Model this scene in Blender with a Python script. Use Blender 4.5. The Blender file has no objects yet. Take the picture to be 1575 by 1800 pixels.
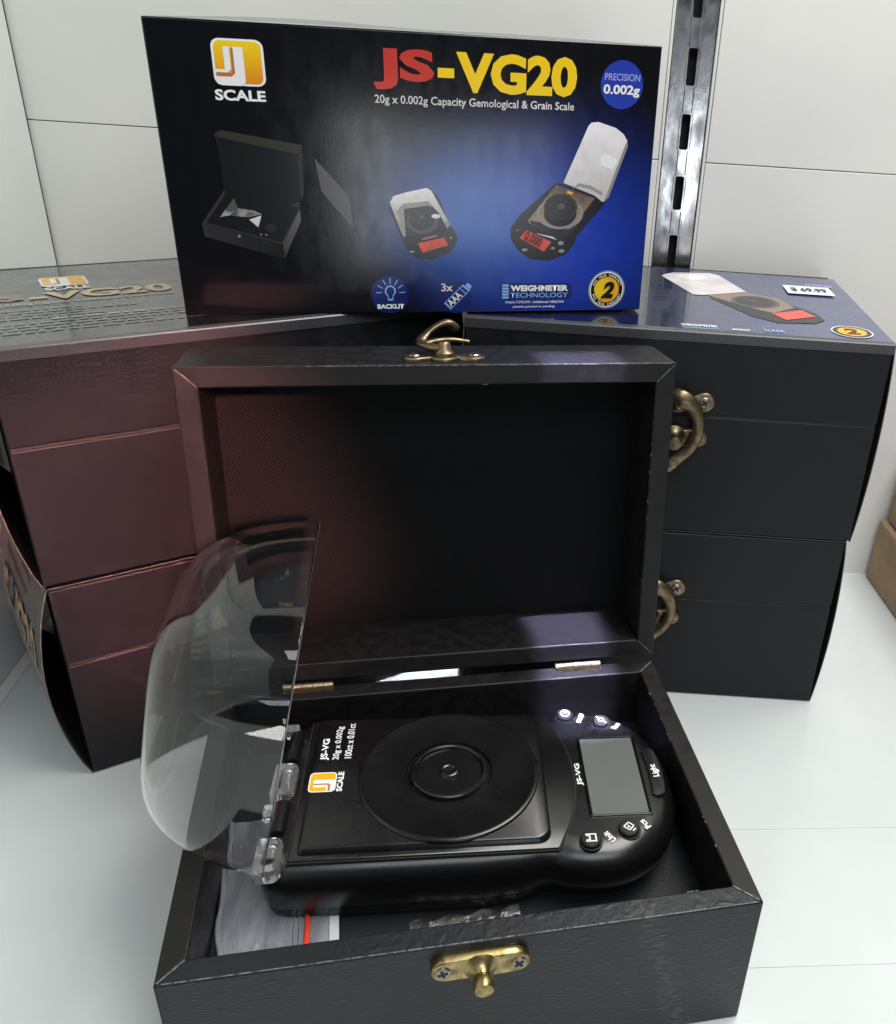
import bpy, bmesh, math, random
from mathutils import Vector, Matrix
random.seed(7)
R = math.radians
sc = bpy.context.scene
C = sc.collection
MM = 0.001

# ------------------------------------------------------------------ camera, world, lamps, exposure
cam_d = bpy.data.cameras.new("camera")
cam = bpy.data.objects.new("camera", cam_d)
C.objects.link(cam)
F_PX, PX, PY = 1591.95, 1007.4, 930.62
cam_d.sensor_fit = 'HORIZONTAL'
cam_d.sensor_width = 36.0
cam_d.lens = F_PX / 1575.0 * 36.0
cam_d.shift_x = -(PX - 787.5) / 1575.0
cam_d.shift_y = (PY - 900.0) / 1575.0
cam_d.clip_start, cam_d.clip_end = 0.01, 50.0
cam.matrix_world = (Matrix.Translation((0.00048, -0.14639, 0.26914)) @ Matrix.Rotation(-0.10715, 4, 'Z')
                    @ Matrix.Rotation(math.pi / 2 - 0.49495, 4, 'X') @ Matrix.Rotation(0.06674, 4, 'Z'))
sc.camera = cam

wd = bpy.data.worlds.new("World")
sc.world = wd
wd.use_nodes = True
wd.node_tree.nodes["Background"].inputs[0].default_value = (0.80, 0.88, 1.0, 1)
wd.node_tree.nodes["Background"].inputs[1].default_value = 0.07

def lamp(name, loc, target, size, power, color, spread=180, roll=0.0, shape='RECTANGLE'):
    d = bpy.data.lights.new(name, 'AREA')
    d.shape = shape
    d.size, d.size_y = size
    d.energy, d.color, d.spread = power, color, R(spread)
    o = bpy.data.objects.new(name, d)
    C.objects.link(o)
    o.matrix_world = (Matrix.Translation(loc) @ (Vector(target) - Vector(loc)).to_track_quat('-Z', 'Y').to_matrix().to_4x4()
                      @ Matrix.Rotation(roll, 4, 'Z'))
    return o
lamp("overhead_lamp", (0.28, 0.13, 0.80), (0.18, 0.15, 0.0), (0.60, 0.36), 7.9, (1.0, 0.975, 0.925))
lamp("front_lamp", (0.258, -0.62, 0.105), (0.05, 0.22, 0.19), (0.22, 0.14), 0.36, (0.86, 0.92, 1.0))
lamp("added_rail_lamp", (0.125, -0.62, 0.100), (0.09, 0.30, 0.22), (0.06, 0.17), 0.14, (0.92, 0.96, 1.0))  # added lamp, gives the chrome rail something bright to reflect
lamp("added_high_front_lamp", (0.12, -0.44, 0.72), (0.05, 0.05, 0.05), (0.55, 0.26), 2.1, (0.90, 0.95, 1.0))  # added lamp, sized to draw a highlight along the scale's shoulder
lamp("added_slot_beam", (-0.034, 0.1425, 0.62), (-0.034, 0.203, 0.0), (0.052, 0.013), 0.0036, (0.95, 0.97, 1.0), spread=1.0)  # added beam, brightens the floor wedge between the stacks
lamp("narrow_blue_lamp", (0.048, 0.068, 0.62), (0.037, 0.128, 0.17), (0.028, 0.082), 0.085, (0.64, 0.64, 1.0), spread=1.2)
lamp("added_red_haze_lamp", (0.06, -0.44, 0.40), (-0.117, 0.15, 0.108), (0.11, 0.12), 0.135, (1.0, 0.38, 0.33), spread=5.0, roll=R(24))  # added lamp, stands in for a reddish reflection in the unbuilt front glass

sc.view_settings.view_transform = 'Standard'
sc.view_settings.look = 'None'
sc.view_settings.exposure = 0.0
sc.view_settings.gamma = 1.0
sc.render.engine = 'CYCLES'
sc.cycles.use_denoising = True
sc.cycles.max_bounces = 16
sc.cycles.transmission_bounces = 14
sc.cycles.glossy_bounces = 6
sc.cycles.caustics_refractive = True

# ------------------------------------------------------------------ materials
def mat(name, col, rough=0.5, metal=0.0, spec=0.5, coat=0.0, trans=0.0, ior=1.5, alpha=1.0):
    m = bpy.data.materials.new(name)
    m.use_nodes = True
    b = m.node_tree.nodes["Principled BSDF"]
    b.inputs["Base Color"].default_value = (*col, 1)
    b.inputs["Roughness"].default_value = rough
    b.inputs["Metallic"].default_value = metal
    b.inputs["Specular IOR Level"].default_value = spec
    b.inputs["Coat Weight"].default_value = coat
    b.inputs["Coat Roughness"].default_value = 0.08
    b.inputs["Transmission Weight"].default_value = trans
    b.inputs["IOR"].default_value = ior
    b.inputs["Alpha"].default_value = alpha
    return m

def nodes(m):
    nt = m.node_tree
    return nt, nt.nodes, nt.links, nt.nodes["Principled BSDF"]

def add_noise(m, scale, bump=0.0, dist=0.0002, col2=None, colscale=None, rough2=None, stretch=(1, 1, 1), detail=5, lo=0.35, hi=0.65):
    nt, N, L, b = nodes(m)
    tc = N.new("ShaderNodeTexCoord")
    mp = N.new("ShaderNodeMapping")
    mp.inputs["Scale"].default_value = stretch
    L.new(tc.outputs["Object"], mp.inputs[0])
    if bump:
        n = N.new("ShaderNodeTexNoise")
        n.inputs["Scale"].default_value = scale
        n.inputs["Detail"].default_value = detail
        L.new(mp.outputs[0], n.inputs[0])
        bp = N.new("ShaderNodeBump")
        bp.inputs["Strength"].default_value = bump
        bp.inputs["Distance"].default_value = dist
        L.new(n.outputs[0], bp.inputs["Height"])
        L.new(bp.outputs[0], b.inputs["Normal"])
    if col2 is not None or rough2 is not None:
        n2 = N.new("ShaderNodeTexNoise")
        n2.inputs["Scale"].default_value = colscale or scale
        n2.inputs["Detail"].default_value = 6
        L.new(mp.outputs[0], n2.inputs[0])
        mr = N.new("ShaderNodeMapRange")
        mr.inputs[1].default_value, mr.inputs[2].default_value = lo, hi
        L.new(n2.outputs[0], mr.inputs[0])
        if col2 is not None:
            mx = N.new("ShaderNodeMix")
            mx.data_type = 'RGBA'
            mx.inputs[6].default_value = b.inputs["Base Color"].default_value
            mx.inputs[7].default_value = (*col2, 1)
            L.new(mr.outputs[0], mx.inputs[0])
            L.new(mx.outputs[2], b.inputs["Base Color"])
        if rough2 is not None:
            mr2 = N.new("ShaderNodeMapRange")
            mr2.inputs[3].default_value = b.inputs["Roughness"].default_value
            mr2.inputs[4].default_value = rough2
            L.new(mr.outputs[0], mr2.inputs[0])
            L.new(mr2.outputs[0], b.inputs["Roughness"])
    return m

def weave(m):
    """fine diagonal woven relief"""
    nt, N, L, b = nodes(m)
    tc = N.new("ShaderNodeTexCoord")
    outs = []
    for a in (40, -50):
        mp = N.new("ShaderNodeMapping"); mp.inputs["Rotation"].default_value = (0, R(a), 0)
        L.new(tc.outputs["Object"], mp.inputs[0])
        w = N.new("ShaderNodeTexWave"); w.inputs["Scale"].default_value = 290; w.inputs["Distortion"].default_value = 0.4
        L.new(mp.outputs[0], w.inputs[0]); outs.append(w.outputs[1])
    mu = N.new("ShaderNodeMath"); mu.operation = 'MULTIPLY'
    L.new(outs[0], mu.inputs[0]); L.new(outs[1], mu.inputs[1])
    bp = N.new("ShaderNodeBump"); bp.inputs["Strength"].default_value = 0.35; bp.inputs["Distance"].default_value = 0.0003
    L.new(mu.outputs[0], bp.inputs["Height"]); L.new(bp.outputs[0], b.inputs["Normal"])

M = {}
M['leather'] = add_noise(mat('black_leatherette', (0.0065, 0.007, 0.0095), 0.48, spec=0.30), 700, 0.0, 0.0, (0.010, 0.0105, 0.0135), 160, 0.6)
M['leather_rim'] = add_noise(mat('black_leatherette_rim', (0.006, 0.0055, 0.006), 0.42, spec=0.33), 900, 0.08, 0.0002, (0.010, 0.009, 0.009), 240, 0.55)
M['wear_glint'] = add_noise(mat('worn_and_glint_edge', (0.20, 0.20, 0.21), 0.45), 900, 0.2, 0.0001, (0.02, 0.02, 0.02), 700)
M['lining'] = add_noise(mat('black_lining', (0.0028, 0.003, 0.0036), 0.62, spec=0.14), 2500, 0.6, 0.0003, (0.0055, 0.0055, 0.006), 2200)
weave(M['lining'])
M['insert'] = add_noise(mat('black_insert', (0.007, 0.008, 0.010), 0.5, spec=0.35), 1200, 0.3, 0.0003)

def wrinkled():
    m = mat('wrinkled_leatherette', (0.0075, 0.0095, 0.0125), 0.38, spec=0.4)
    nt, N, L, b = nodes(m)
    tc = N.new("ShaderNodeTexCoord")
    mp = N.new("ShaderNodeMapping")
    mp.inputs["Scale"].default_value = (1, 1, 2.6)
    mp.inputs["Rotation"].default_value = (0, R(-14), 0)
    L.new(tc.outputs["Object"], mp.inputs[0])
    w = N.new("ShaderNodeTexNoise")
    w.inputs["Scale"].default_value = 280
    w.inputs["Detail"].default_value = 3
    w.noise_type = 'RIDGED_MULTIFRACTAL'
    w.inputs["Distortion"].default_value = 0.6
    L.new(mp.outputs[0], w.inputs[0])
    n = N.new("ShaderNodeTexNoise")
    n.inputs["Scale"].default_value = 1100
    L.new(tc.outputs["Object"], n.inputs[0])
    ma = N.new("ShaderNodeMath")
    ma.operation = 'MULTIPLY_ADD'
    ma.inputs[1].default_value = 0.35
    L.new(n.outputs[0], ma.inputs[0])
    L.new(w.outputs[0], ma.inputs[2])
    bp = N.new("ShaderNodeBump")
    bp.inputs["Strength"].default_value = 0.45
    bp.inputs["Distance"].default_value = 0.0004
    L.new(ma.outputs[0], bp.inputs["Height"])
    L.new(bp.outputs[0], b.inputs["Normal"])
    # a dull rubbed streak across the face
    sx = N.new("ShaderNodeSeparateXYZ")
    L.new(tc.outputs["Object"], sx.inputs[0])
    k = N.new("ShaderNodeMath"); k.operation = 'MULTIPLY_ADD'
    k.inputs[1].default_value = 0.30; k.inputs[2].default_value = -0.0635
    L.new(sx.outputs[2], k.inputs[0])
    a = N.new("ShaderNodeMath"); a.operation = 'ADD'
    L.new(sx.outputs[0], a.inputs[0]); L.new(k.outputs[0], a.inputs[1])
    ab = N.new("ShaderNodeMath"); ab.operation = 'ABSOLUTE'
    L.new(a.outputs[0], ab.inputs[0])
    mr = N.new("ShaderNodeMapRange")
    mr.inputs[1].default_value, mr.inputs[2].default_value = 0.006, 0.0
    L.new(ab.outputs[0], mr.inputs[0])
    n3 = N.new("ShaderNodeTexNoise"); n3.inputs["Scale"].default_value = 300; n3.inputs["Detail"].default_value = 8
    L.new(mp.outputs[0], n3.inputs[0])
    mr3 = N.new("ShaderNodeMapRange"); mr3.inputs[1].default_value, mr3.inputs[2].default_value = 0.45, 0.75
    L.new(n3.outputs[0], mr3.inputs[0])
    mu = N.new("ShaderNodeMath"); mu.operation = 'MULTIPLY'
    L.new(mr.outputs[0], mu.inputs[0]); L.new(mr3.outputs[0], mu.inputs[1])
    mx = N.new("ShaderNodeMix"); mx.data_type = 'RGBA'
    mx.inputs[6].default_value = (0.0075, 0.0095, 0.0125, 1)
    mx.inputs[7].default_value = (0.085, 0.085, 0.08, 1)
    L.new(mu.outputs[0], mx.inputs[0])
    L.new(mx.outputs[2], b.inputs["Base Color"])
    return m
M['wrinkled'] = wrinkled()

M['white_wall'] = add_noise(mat('white_wall_board', (0.80, 0.79, 0.75), 0.34, spec=0.4), 60, 0.05, 0.0006, (0.735, 0.735, 0.70), 9)
M['side_wall'] = add_noise(mat('white_side_board', (0.70, 0.75, 0.72), 0.4, spec=0.4), 60, 0.05, 0.0006, (0.66, 0.71, 0.68), 12)
M['shelf'] = add_noise(mat('white_glass_shelf', (0.63, 0.67, 0.67), 0.09, spec=0.5), 40, 0.0, 0.0, (0.585, 0.63, 0.63), 14, rough2=0.16)
M['dark_gap'] = mat('dark_gap', (0.03, 0.03, 0.03), 0.8)
M['backing'] = mat('grey_backing', (0.6, 0.6, 0.58), 0.8)
M['chrome'] = add_noise(mat('scuffed_chrome', (0.62, 0.63, 0.64), 0.13, 1.0), 350, 0.10, 0.0005, (0.36, 0.36, 0.36), 130, rough2=0.34, stretch=(1, 1, 0.5))
M['brass'] = add_noise(mat('antique_brass', (0.27, 0.21, 0.135), 0.33, 1.0), 900, 0.2, 0.0002, (0.16, 0.12, 0.07), 420, rough2=0.45)
M['bright_brass'] = add_noise(mat('bright_brass', (0.46, 0.37, 0.18), 0.26, 1.0), 700, 0.15, 0.0002, (0.22, 0.16, 0.06), 330, rough2=0.4)
M['nickel'] = add_noise(mat('nickel_screw', (0.36, 0.32, 0.25), 0.32, 1.0), 900, 0.15, 0.0002, (0.22, 0.2, 0.17), 600)
M['slot'] = mat('screw_slot', (0.01, 0.01, 0.01), 0.7)
M['hinge_brass'] = mat('pale_brass_hinge', (0.36, 0.30, 0.21), 0.36, 1.0)
M['card'] = add_noise(mat('black_gloss_card', (0.006, 0.006, 0.007), 0.24, spec=0.5, coat=1.0), 420, 0.02, 0.0003, rough2=0.36, colscale=90)
M['flap'] = add_noise(mat('grey_card_flap', (0.05, 0.05, 0.055), 0.3, spec=0.6), 300, 0.1, 0.0003)
M['card_edge'] = mat('grey_card_edge', (0.10, 0.095, 0.085), 0.7)
M['card_inner'] = mat('dark_card_inside', (0.03, 0.024, 0.022), 0.8)
M['kraft'] = add_noise(mat('brown_cardboard', (0.42, 0.29, 0.18), 0.75, spec=0.25), 700, 0.15, 0.0002, (0.36, 0.245, 0.15), 60)
M['abs'] = add_noise(mat('black_abs_plastic', (0.004, 0.004, 0.0045), 0.26, spec=0.65), 3500, 0.05, 0.0001, rough2=0.31, colscale=90)
M['abs_gloss'] = mat('black_gloss_plastic', (0.004, 0.004, 0.0045), 0.22, spec=0.4)
M['rubber'] = mat('black_button', (0.009, 0.009, 0.0095), 0.45, spec=0.4)
M['lcd'] = add_noise(mat('lcd_glass', (0.118, 0.130, 0.122), 0.40, spec=0.3), 300, 0.0, 0.0, (0.105, 0.117, 0.109), 30)
M['clear'] = mat('clear_plastic', (0.995, 0.995, 1.0), 0.0, trans=1.0, ior=1.40)
M['clear_hinge'] = add_noise(mat('clear_hinge_plastic', (0.97, 0.98, 0.98), 0.05, trans=0.92, ior=1.49), 300, 0.15, 0.0005)
M['milky_rim'] = mat('milky_highlight_rim', (0.85, 0.86, 0.88), 0.3, trans=0.55, ior=1.49)  # whitish colour paints the bright line that light makes in the rim
M['bag'] = add_noise(mat('cloudy_bag_plastic', (0.36, 0.38, 0.42), 0.14, trans=0.3, spec=0.8, coat=0.6), 90, 0.6, 0.003, (0.22, 0.235, 0.265), 50, stretch=(2.2, 0.7, 1), lo=0.4, hi=0.62)
M['film'] = add_noise(mat('crinkled_film', (0.11, 0.11, 0.11), 0.25, spec=0.7), 240, 0.6, 0.002, (0.03, 0.03, 0.03), 180, lo=0.4, hi=0.6)
M['red_zip'] = mat('red_zip_strip', (0.62, 0.04, 0.01), 0.35)
# print inks
def ink(name, col, rough=0.18, coat=0.0): return mat('ink_' + name, col, rough, spec=0.5, coat=coat)
M['white'] = ink('white', (0.80, 0.80, 0.80))
M['white2'] = mat('ink_screen_white', (0.82, 0.83, 0.84), 0.5)
M['red'] = ink('red', (0.52, 0.035, 0.022))
M['yellow'] = ink('yellow', (0.85, 0.56, 0.008))
M['orange'] = ink('orange', (0.82, 0.40, 0.01))
M['brown'] = ink('brown', (0.45, 0.16, 0.06))
M['blue'] = ink('blue', (0.02, 0.045, 0.36))
M['darkblue'] = ink('dark_blue', (0.006, 0.016, 0.13))
M['paleblue'] = ink('pale_blue', (0.22, 0.42, 0.80))
M['lilac'] = ink('lilac', (0.33, 0.36, 0.75))
M['black_ink'] = ink('black', (0.008, 0.008, 0.010))
M['grey1'] = ink('dark_grey', (0.022, 0.021, 0.022))
M['grey2'] = ink('mid_grey', (0.075, 0.07, 0.072))
M['grey3'] = ink('light_grey', (0.26, 0.25, 0.24))
M['olive'] = ink('olive_grey', (0.035, 0.033, 0.024))
M['cream'] = add_noise(ink('cream', (0.72, 0.68, 0.69)), 60, 0, 0, (0.56, 0.53, 0.53), 45, lo=0.4, hi=0.6)
M['tan'] = ink('tan', (0.24, 0.165, 0.115))
M['darkbrown'] = ink('dark_brown', (0.022, 0.014, 0.013))
M['lcdred'] = ink('lcd_red', (0.68, 0.07, 0.05))
M['gold'] = ink('gold', (0.55, 0.38, 0.10), coat=1.0)
M['faint_red'] = ink('faint_red', (0.16, 0.045, 0.035), coat=1.0)
M['faint'] = ink('faint_grey', (0.075, 0.07, 0.068), coat=1.0)
M['faint2'] = ink('pale_grey', (0.30, 0.285, 0.27), coat=1.0)

def orange_grad():
    m = ink('orange_gradient', (0.8, 0.5, 0.01))
    nt, N, L, b = nodes(m)
    tc = N.new("ShaderNodeTexCoord"); sx = N.new("ShaderNodeSeparateXYZ")
    L.new(tc.outputs["Generated"], sx.inputs[0])
    cr = N.new("ShaderNodeValToRGB")
    cr.color_ramp.elements[0].color = (0.72, 0.22, 0.012, 1)
    cr.color_ramp.elements[1].color = (0.86, 0.60, 0.012, 1)
    L.new(sx.outputs[2], cr.inputs[0]); L.new(cr.outputs[0], b.inputs["Base Color"])
    return m
M['orange_grad'] = orange_grad()

def ink_grad(name, c0, c1, axis=2, lo=0.0, hi=1.0, grain=0.12):
    """printed photograph tone running from c0 to c1 across the picture, with a little print grain"""
    m = ink(name, c0)
    nt, N, L, b = nodes(m)
    tc = N.new("ShaderNodeTexCoord"); sx = N.new("ShaderNodeSeparateXYZ")
    L.new(tc.outputs["Generated"], sx.inputs[0])
    nz = N.new("ShaderNodeTexNoise"); nz.inputs["Scale"].default_value = 9; nz.inputs["Detail"].default_value = 4
    L.new(tc.outputs["Generated"], nz.inputs[0])
    ma = N.new("ShaderNodeMath"); ma.operation = 'MULTIPLY_ADD'; ma.inputs[1].default_value = grain * 4
    L.new(nz.outputs[0], ma.inputs[0]); L.new(sx.outputs[axis], ma.inputs[2])
    mr = N.new("ShaderNodeMapRange"); mr.inputs[1].default_value, mr.inputs[2].default_value = lo + grain * 2, hi + grain * 2
    L.new(ma.outputs[0], mr.inputs[0])
    mx = N.new("ShaderNodeMix"); mx.data_type = 'RGBA'
    mx.inputs[6].default_value = (*c0, 1); mx.inputs[7].default_value = (*c1, 1)
    L.new(mr.outputs[0], mx.inputs[0]); L.new(mx.outputs[2], b.inputs["Base Color"])
    return m
M['g_cover'] = ink_grad('printed_cover', (0.52, 0.48, 0.47), (0.84, 0.80, 0.84), 2, 0.45, 1.0)
M['g_cover2'] = ink_grad('printed_cover_small', (0.30, 0.27, 0.26), (0.72, 0.69, 0.68), 2, 0.5, 0.95)
M['g_plate'] = ink_grad('printed_plate', (0.36, 0.26, 0.17), (0.10, 0.065, 0.05), 2, 0.2, 0.55)
M['g_pan'] = ink_grad('printed_pan', (0.006, 0.005, 0.005), (0.055, 0.042, 0.038), 0, 0.2, 0.7)
M['g_body'] = ink_grad('printed_body', (0.004, 0.004, 0.005), (0.035, 0.034, 0.038), 0, 0.2, 0.9, 0.2)
M['g_case'] = ink_grad('printed_case_front', (0.008, 0.008, 0.009), (0.032, 0.031, 0.036), 0, 0.5, 0.0, 0.1)
M['g_side'] = ink_grad('printed_case_side', (0.045, 0.043, 0.046), (0.12, 0.115, 0.12), 2, 0.0, 0.4, 0.1)
M['g_bag'] = ink_grad('printed_bag', (0.08, 0.08, 0.08), (0.46, 0.45, 0.44), 0, 0.1, 0.5, 0.5)

def blue_print():
    """The printed backdrop: black on one side, royal blue towards the other, with a paler bloom (the artwork itself)."""
    m = add_noise(mat('blue_backdrop_card', (0.002, 0.002, 0.003), 0.12, spec=0.45), 1300, 0.035, 0.0002, rough2=0.17, colscale=200, stretch=(1, 1, 0.5))
    nt, N, L, b = nodes(m)
    tc = N.new("ShaderNodeTexCoord"); sx = N.new("ShaderNodeSeparateXYZ")
    L.new(tc.outputs["Object"], sx.inputs[0])
    def bloom(cx, cz, rx, rz, power):
        a = []
        for i, (c, r) in ((0, (cx, rx)), (2, (cz, rz))):
            s = N.new("ShaderNodeMath"); s.operation = 'SUBTRACT'; s.inputs[1].default_value = c
            L.new(sx.outputs[i], s.inputs[0])
            d = N.new("ShaderNodeMath"); d.operation = 'DIVIDE'; d.inputs[1].default_value = r
            L.new(s.outputs[0], d.inputs[0])
            p = N.new("ShaderNodeMath"); p.operation = 'MULTIPLY'
            L.new(d.outputs[0], p.inputs[0]); L.new(d.outputs[0], p.inputs[1])
            a.append(p)
        s = N.new("ShaderNodeMath"); s.operation = 'ADD'
        L.new(a[0].outputs[0], s.inputs[0]); L.new(a[1].outputs[0], s.inputs[1])
        q = N.new("ShaderNodeMath"); q.operation = 'SQRT'
        L.new(s.outputs[0], q.inputs[0])
        mr = N.new("ShaderNodeMapRange"); mr.interpolation_type = 'SMOOTHSTEP'
        mr.inputs[1].default_value, mr.inputs[2].default_value = 1.0, 0.0
        L.new(q.outputs[0], mr.inputs[0])
        w = N.new("ShaderNodeMath"); w.operation = 'POWER'; w.inputs[1].default_value = power
        L.new(mr.outputs[0], w.inputs[0])
        return w
    w1 = bloom(0.052, 0.024, 0.075, 0.062, 1.2)
    w2 = bloom(0.018, 0.034, 0.052, 0.040, 1.3)
    mx = N.new("ShaderNodeMix"); mx.data_type = 'RGBA'
    mx.inputs[6].default_value = (0.004, 0.004, 0.006, 1)
    mx.inputs[7].default_value = (0.012, 0.045, 0.42, 1)
    L.new(w1.outputs[0], mx.inputs[0])
    mx2 = N.new("ShaderNodeMix"); mx2.data_type = 'RGBA'
    mx2.inputs[7].default_value = (0.045, 0.12, 0.40, 1)
    L.new(w2.outputs[0], mx2.inputs[0]); L.new(mx.outputs[2], mx2.inputs[6])
    L.new(mx2.outputs[2], b.inputs["Base Color"])
    return m
M['blue_print'] = blue_print()

def sleeve_blue():
    m = add_noise(mat('blue_sleeve_card', (0.008, 0.008, 0.012), 0.22, spec=0.5, coat=1.0), 420, 0.02, 0.0003, rough2=0.32, colscale=90)
    nt, N, L, b = nodes(m)
    tc = N.new("ShaderNodeTexCoord"); sx = N.new("ShaderNodeSeparateXYZ")
    L.new(tc.outputs["Object"], sx.inputs[0])
    mr = N.new("ShaderNodeMapRange"); mr.interpolation_type = 'SMOOTHSTEP'
    mr.inputs[1].default_value, mr.inputs[2].default_value = -0.03, 0.045
    L.new(sx.outputs[0], mr.inputs[0])
    mx = N.new("ShaderNodeMix"); mx.data_type = 'RGBA'
    mx.inputs[6].default_value = (0.006, 0.006, 0.010, 1)
    mx.inputs[7].default_value = (0.020, 0.034, 0.13, 1)
    L.new(mr.outputs[0], mx.inputs[0]); L.new(mx.outputs[2], b.inputs["Base Color"])
    return m
M['sleeve_blue'] = sleeve_blue()

# ------------------------------------------------------------------ mesh helpers (all coordinates in millimetres)
class MB:
    def __init__(self, fn=None):
        self.v, self.f, self.mi, self.fn, self.cur = [], [], [], fn, 0
    def vert(self, p):
        self.v.append(self.fn(*p) if self.fn else p)
        return len(self.v) - 1
    def face(self, idx):
        self.f.append(idx); self.mi.append(self.cur)
    def poly(self, pts):
        self.face([self.vert(p) for p in pts])
    def box(self, x0, x1, y0, y1, z0, z1):
        i = [self.vert(p) for p in ((x0, y0, z0), (x1, y0, z0), (x1, y1, z0), (x0, y1, z0), (x0, y0, z1), (x1, y0, z1), (x1, y1, z1), (x0, y1, z1))]
        for q in ((3, 2, 1, 0), (4, 5, 6, 7), (0, 1, 5, 4), (1, 2, 6, 5), (2, 3, 7, 6), (3, 0, 4, 7)):
            self.face([i[k] for k in q])
    def loft(self, rings, cap0=True, cap1=True, closed=True):
        ids = [[self.vert(p) for p in r] for r in rings]
        n = len(ids[0])
        for a, b in zip(ids, ids[1:]):
            for k in range(n if closed else n - 1):
                self.face([a[k], a[(k + 1) % n], b[(k + 1) % n], b[k]])
        if cap0: self.face(ids[0][::-1])
        if cap1: self.face(ids[-1])
        return ids
    def prism(self, pts, z0, z1):
        self.loft([[(x, y, z0) for x, y in pts], [(x, y, z1) for x, y in pts]])
    def lathe(self, prof, cx=0, cy=0, n=40, cap0=True, cap1=True):
        self.loft([[(cx + r * math.cos(2 * math.pi * k / n), cy + r * math.sin(2 * math.pi * k / n), z) for k in range(n)] for r, z in prof], cap0, cap1)
    def tube(self, path, rad, n=12):
        pts = [Vector(p) for p in path]
        rings = []
        up = Vector((0.13, 0.21, 1)).normalized()
        for i, p in enumerate(pts):
            t = (pts[min(i + 1, len(pts) - 1)] - pts[max(i - 1, 0)]).normalized()
            a = t.cross(up).normalized(); b = t.cross(a).normalized()
            r = rad[i] if isinstance(rad, (list, tuple)) else rad
            ra, rb = r if isinstance(r, (list, tuple)) else (r, r)
            rings.append([tuple(p + a * ra * math.cos(2 * math.pi * k / n) + b * rb * math.sin(2 * math.pi * k / n)) for k in range(n)])
        self.loft(rings)
    def build(self, name, mats, parent=None, bevel=0.0, seg=2, smooth=False, sub=0, recalc=True, angle=40):
        me = bpy.data.meshes.new(name)
        me.from_pydata([(x * MM, y * MM, z * MM) for x, y, z in self.v], [], self.f)
        mats = mats if isinstance(mats, (list, tuple)) else [mats]
        for m in mats: me.materials.append(m)
        for p, k in zip(me.polygons, self.mi):
            p.material_index = k
        if recalc:
            bm = bmesh.new(); bm.from_mesh(me)
            bmesh.ops.remove_doubles(bm, verts=bm.verts, dist=1e-7)
            bmesh.ops.recalc_face_normals(bm, faces=bm.faces)
            bm.to_mesh(me); bm.free()
        if smooth or bevel:
            me.shade_smooth()
            if not sub: me.set_sharp_from_angle(angle=R(angle))
        o = bpy.data.objects.new(name, me)
        C.objects.link(o)
        if parent is not None: o.parent = parent
        if bevel:
            b = o.modifiers.new("bevel", 'BEVEL')
            b.width, b.segments, b.limit_method, b.angle_limit = bevel * MM, seg, 'ANGLE', R(35)
            b.harden_normals = False
        if sub:
            s = o.modifiers.new("subsurf", 'SUBSURF'); s.levels = s.render_levels = sub
        return o

def tag(o, label, cat, group=None, kind=None):
    if label: o['label'] = label
    if cat: o['category'] = cat
    if group: o['group'] = group
    if kind: o['kind'] = kind
    return o

def thing(name, label, cat, loc=(0, 0, 0), rz=0.0, group=None):
    o = bpy.data.objects.new(name, None)
    o.empty_display_size = 0.02
    C.objects.link(o)
    o.location, o.rotation_euler = loc, (0, 0, rz)
    return tag(o, label, cat, group)

def rrect(x0, y0, x1, y1, r, n=5):
    rs = r if isinstance(r, (list, tuple)) else (r,) * 4      # bl, br, tr, tl
    out = []
    for (cx, cy, a, q) in ((x0 + rs[0], y0 + rs[0], 180, rs[0]), (x1 - rs[1], y0 + rs[1], 270, rs[1]), (x1 - rs[2], y1 - rs[2], 0, rs[2]), (x0 + rs[3], y1 - rs[3], 90, rs[3])):
        for k in range(n + 1):
            t = R(a + 90 * k / n)
            out.append((cx + q * math.cos(t), cy + q * math.sin(t)))
    return out

def circ(cx, cy, r, n=36, ry=None):
    return [(cx + r * math.cos(2 * math.pi * k / n), cy + (ry or r) * math.sin(2 * math.pi * k / n)) for k in range(n)]

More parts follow.
